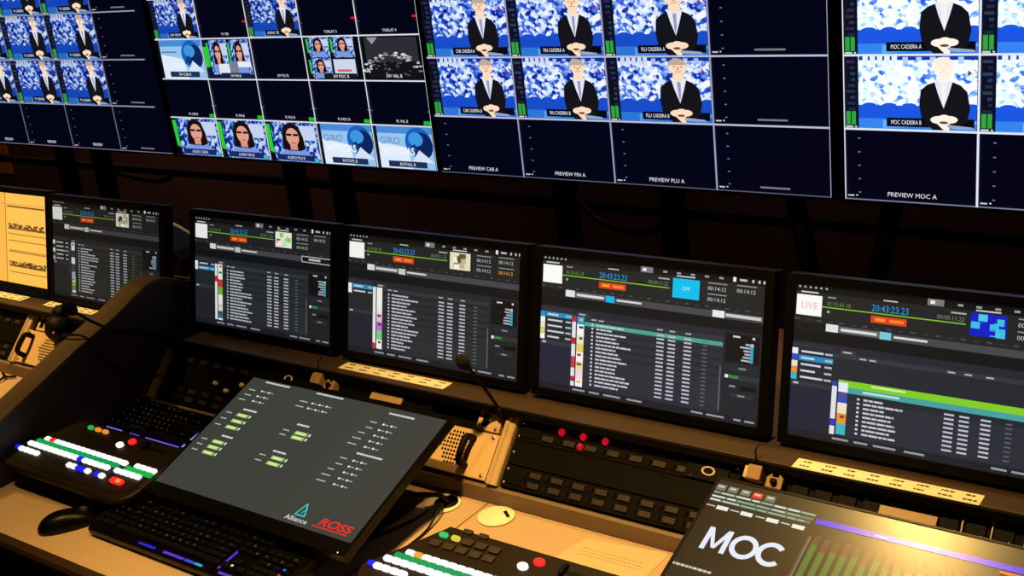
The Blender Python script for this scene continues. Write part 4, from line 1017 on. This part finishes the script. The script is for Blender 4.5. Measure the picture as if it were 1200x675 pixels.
# ------------------------------------------------------------------ production switchers
def switcher(x, label, seed, dark_keys, Wd):
    root = thing('production_switcher', label, 'switcher', (x, 1.19, DZ), 'production switcher panels')
    ta = math.radians(12); z0 = .068
    ca, sa = math.cos(ta), math.sin(ta); D = .176
    # plan outline with rounded front corners, swept from the foot up to the sloping top
    def plan(ins, rr):
        x0_, x1_, y0_, y1_ = ins, Wd - ins, ins - .006, D * ca - ins * .3; o_ = []
        for cx_, cy_, a0 in ((x1_ - rr, y0_ + rr, -PI / 2), (x1_ - .004, y1_ - .004, 0), (x0_ + .098, y1_ - .004, PI / 2), (x0_ + rr, y0_ + rr, PI)):
            r_ = rr if cy_ < y1_ / 2 else .004
            o_ += [(cx_ + r_ * math.cos(a0 + k * PI / 10), cy_ + r_ * math.sin(a0 + k * PI / 10)) for k in range(6)]
        return o_
    foot = [(min(px, Wd - .125), max(py, .045)) for px, py in plan(.030, .03)]
    lv = [(foot, lambda y: 0.), (foot, lambda y: z0 - .020 + y * .19), (plan(.002, .045), lambda y: z0 - .014 + y * .2), (plan(0, .046), lambda y: z0 - .010 + y * .2), (plan(0, .046), lambda y: z0 - .003 + y * sa / ca), (plan(.003, .044), lambda y: z0 + y * sa / ca)]
    n_ = len(lv[0][0]); vs = [(px, py, zf(py)) for pl, zf in lv for px, py in pl]; fs = []
    for a in range(len(lv) - 1): fs += [(a * n_ + k, a * n_ + (k + 1) % n_, (a + 1) * n_ + (k + 1) % n_, (a + 1) * n_ + k) for k in range(n_)]
    fs += [tuple(range(n_))[::-1], tuple(range((len(lv) - 1) * n_, len(lv) * n_))]
    MB().add(vs, fs).build('body', M['brownblack'], root)
    F = Matrix.Translation((0, 0, z0)) @ Matrix.Rotation(ta, 4, 'X')
    MB().prism([(.020, .030), (.055, .010), (Wd - .055, .010), (Wd - .020, .030), (Wd - .012, D - .008), (.106, D - .008), (.028, .062)], 0, .0016, axis='z', M_=F).build('control_plate', M['brownblack'], root)
    cache = {}
    def btn(cx, s, w, d, c, k=1.15, h=.005, rnd=.45):
        key = (w, d, c, h)
        if key not in cache:
            n = 16; pts = []
            for i in range(n):
                a = 2 * PI * i / n; e = rnd
                pts.append((w / 2 * math.copysign(abs(math.cos(a)) ** e, math.cos(a)), d / 2 * math.copysign(abs(math.sin(a)) ** e, math.sin(a))))
            m = MB().prism(pts, 0, h, axis='z', col=tuple(max(1e-4, q * k) for q in lin(c)) if c else (0, 0, 0))
            o = m.build('button', GLOW if c else M['rackbrown'], root); cache[key] = o
        else:
            o = cache[key].copy(); COL.objects.link(o)
        o.matrix_local = F @ Matrix.Translation((cx, s, .0016)); return o
    W_, G_, B_, R_, Y_, O_ = (255, 255, 250), (0, 165, 90), (20, 30, 235), (245, 40, 34), (230, 215, 70), (245, 150, 60)
    p = .0187; w = .0180; d = .0116
    for k in range(16):
        c = R_ if (k == 1 and seed == 1) else (O_ if k == 1 else W_)
        btn(.074 + k * p, .091, w, d, c if k != 0 else W_)
    for k in range(16): btn(.058 + k * p, .0785, w, d, G_, .9)
    for k in range(16): btn(.043 + k * p, .066, w, d, B_ if (k == 10 and seed == 1) else W_)
    btn(.020, .046, .013, .010, B_)
    for k in range(4): btn(.037 + k * p, .0445, w, d, W_)
    for k, c in enumerate((W_, W_, B_, B_, W_, None, B_, W_)):
        if c: btn(.222 + k * .0165, .042 - .0, .0155, .0115, c, h=.0055)
    btn(.390, .041, .040, .015, R_); btn(.398, .040, .012, .008, O_, h=.0075)
    p = .0172; w = .0166
    for k in range(4): btn(.398 + k * p, .093, w, .0115, W_)
    for k in range(5): btn(.382 + k * p, .080, w, d, (20, 190, 70), .9)
    for k in range(5): btn(.360 + k * p, .067, w, d, W_)
    btn(.285, .134, .020, .015, W_, rnd=.9); btn(.307, .152, .021, .016, R_, rnd=.9)
    for k, c in enumerate(((30, 190, 70), O_ if seed == 1 else Y_, O_) if seed == 1 else ((60, 210, 110), Y_)):
        btn((.150 if seed == 1 else .104) + k * .027, .157 if seed == 1 else .150, .017, .0095, c, .9)
    if dark_keys:
        for j in range(2):
            for k in range(5):
                if not (j == 1 and k < 2): btn(.092 + k * .029 - .002 * j + (.010 if j == 0 else .010), .128 + j * .021, .023, .014, None, h=.004, rnd=.3)
        for k in range(2): btn(.142 + k * .034, .172, .020, .010, None, h=.003, rnd=.3)
    MB().box(.345, .425, .146, .154, .0016, .0022, M_=F).build('fader_slot', M['black'], root)
    m = MB().box(.352, .360, .138, .162, .0018, .010, M_=F); m.build('fader_bar', M['black'], root, .001)
    return root
switcher(-2.447, 'black switcher panel with rows of white and green lit buttons, left beside the divider', 1, False, .463)
switcher(-1.362, 'black switcher panel with dark square keys and lit rows, at the bottom centre', 2, True, .487)

# ------------------------------------------------------------------ loose things on the desk
sh = thing('desk_sheet', 'pale printed sheet lying on the desk left of the lettered tablet', 'paper', (-1.04, 1.52, DZ))
t = MB().prism([(-.105, -.06), (.078, -.06), (.082, .066), (.074, .072), (-.085, .050)], 0, .001, axis='z')
for k in range(3):
    r = random.Random(k)
    a = -.07
    while a < .05: l = .004 + r.random() * .008; t.box(a, a + l, .022 - k * .010 + .08 * (a + .07) * .1, .0232 - k * .010 + .08 * (a + .07) * .1, .001, .0011, 1); a += l + .002
t.build('sheet', [M['sheet'], M['lip']], sh)
cabs = [
    ('thick black cable looping from the grommet hole under the grey touch screen', [(-1.452, 1.560, .752), (-1.458, 1.545, .776), (-1.50, 1.50, .786), (-1.53, 1.44, .770), (-1.60, 1.40, .772)], .0048),
    ('second thick black cable beside the first from the same grommet hole', [(-1.440, 1.558, .752), (-1.448, 1.535, .784), (-1.49, 1.47, .790), (-1.51, 1.40, .772), (-1.58, 1.35, .770)], .0048),
    ('black cable with a pale highlight arching lowest from the grommet', [(-1.446, 1.552, .752), (-1.438, 1.52, .770), (-1.45, 1.46, .766), (-1.49, 1.385, .760), (-1.53, 1.32, .770)], .0038),
    ('thin black lead dropping from the cable loop toward the switcher', [(-1.446, 1.548, .752), (-1.424, 1.51, .772), (-1.415, 1.46, .756), (-1.412, 1.40, .754), (-1.42, 1.34, .754)], .0024),
    ('thin pale brown lead along the desk between touch screen and switcher', [(-1.40, 1.42, .7525), (-1.425, 1.36, .753), (-1.455, 1.27, .753), (-1.470, 1.20, .753), (-1.46, 1.12, .753)], .0024)]
for i, (lb, pts, r) in enumerate(cabs):
    tag(MB().tube(smooth_path(pts, 10), r, 8).build('desk_cable', M['cable'] if i < 4 else M['trim']), lb, 'cable', 'cables from the desk grommet')

# ------------------------------------------------------------------ lamps in the ceiling
def downlight(x, y, watts, label, aim=None, angle=70, blend=.7, col=(1, .60, .17)):
    o = thing('ceiling_downlight', label, 'ceiling light', (x, y, H), 'recessed ceiling downlights')
    MB().lathe([(.055, 0), (.075, 0), (.075, -.008), (.055, -.012)], 28).build('trim_ring', M['whitepl'], o)
    MB().lathe([(0, -.004), (.053, -.004), (.053, -.001), (0, -.001)], 24, col=tuple(c * 2 for c in col)).build('lens', GLOW, o)
    l = bpy.data.lights.new('downlight_lamp', 'SPOT'); l.energy = watts; l.color = col; l.spot_size = math.radians(angle); l.spot_blend = blend; l.shadow_soft_size = .05
    lo = bpy.data.objects.new('downlight_lamp', l); COL.objects.link(lo); lo.location = (x, y, H - .02)
    d = Vector(aim or (x, y, 0)) - Vector(lo.location); lo.rotation_euler = d.to_track_quat('-Z', 'Y').to_euler()
downlight(-1.085, 2.26, 120, 'warm ceiling downlight above the lettered tablet, close to the video wall', (-.95, 1.55, .8), 50, .8)
downlight(-1.12, 1.05, 310, 'warm ceiling downlight over the right part of the desk', (-1.14, 1.45, .8), 66, .9)
downlight(-3.35, 1.25, 300, 'warm ceiling downlight over the left desk', (-3.30, 1.50, .8), 58, .85)
downlight(-2.1, .70, 130, 'warm ceiling downlight over the front of the desk', (-2.1, .90, .75), 30, .9)
downlight(-4.7, 3.10, 75, 'very dim added fill light near the back wall, left', (-4.9, 3.7, .9), 116, .9, (1, .46, .30))  # unseen fill lamp added to lift the back wall out of black
downlight(-1.6, 3.15, 26, 'very dim added fill light near the back wall, right', (-1.6, 3.7, .9), 120, .9, (1, .42, .36))  # second added fill, brightens the wall below the displays on the right
w = bpy.data.worlds.new('world'); SC.world = w; w.use_nodes = True
w.node_tree.nodes['Background'].inputs[0].default_value = (.5, .42, .4, 1); w.node_tree.nodes['Background'].inputs[1].default_value = .003
vs_ = SC.view_settings; vs_.view_transform = 'Standard'; vs_.look = 'None'; vs_.exposure = 0; vs_.gamma = 1; vs_.use_curve_mapping = False
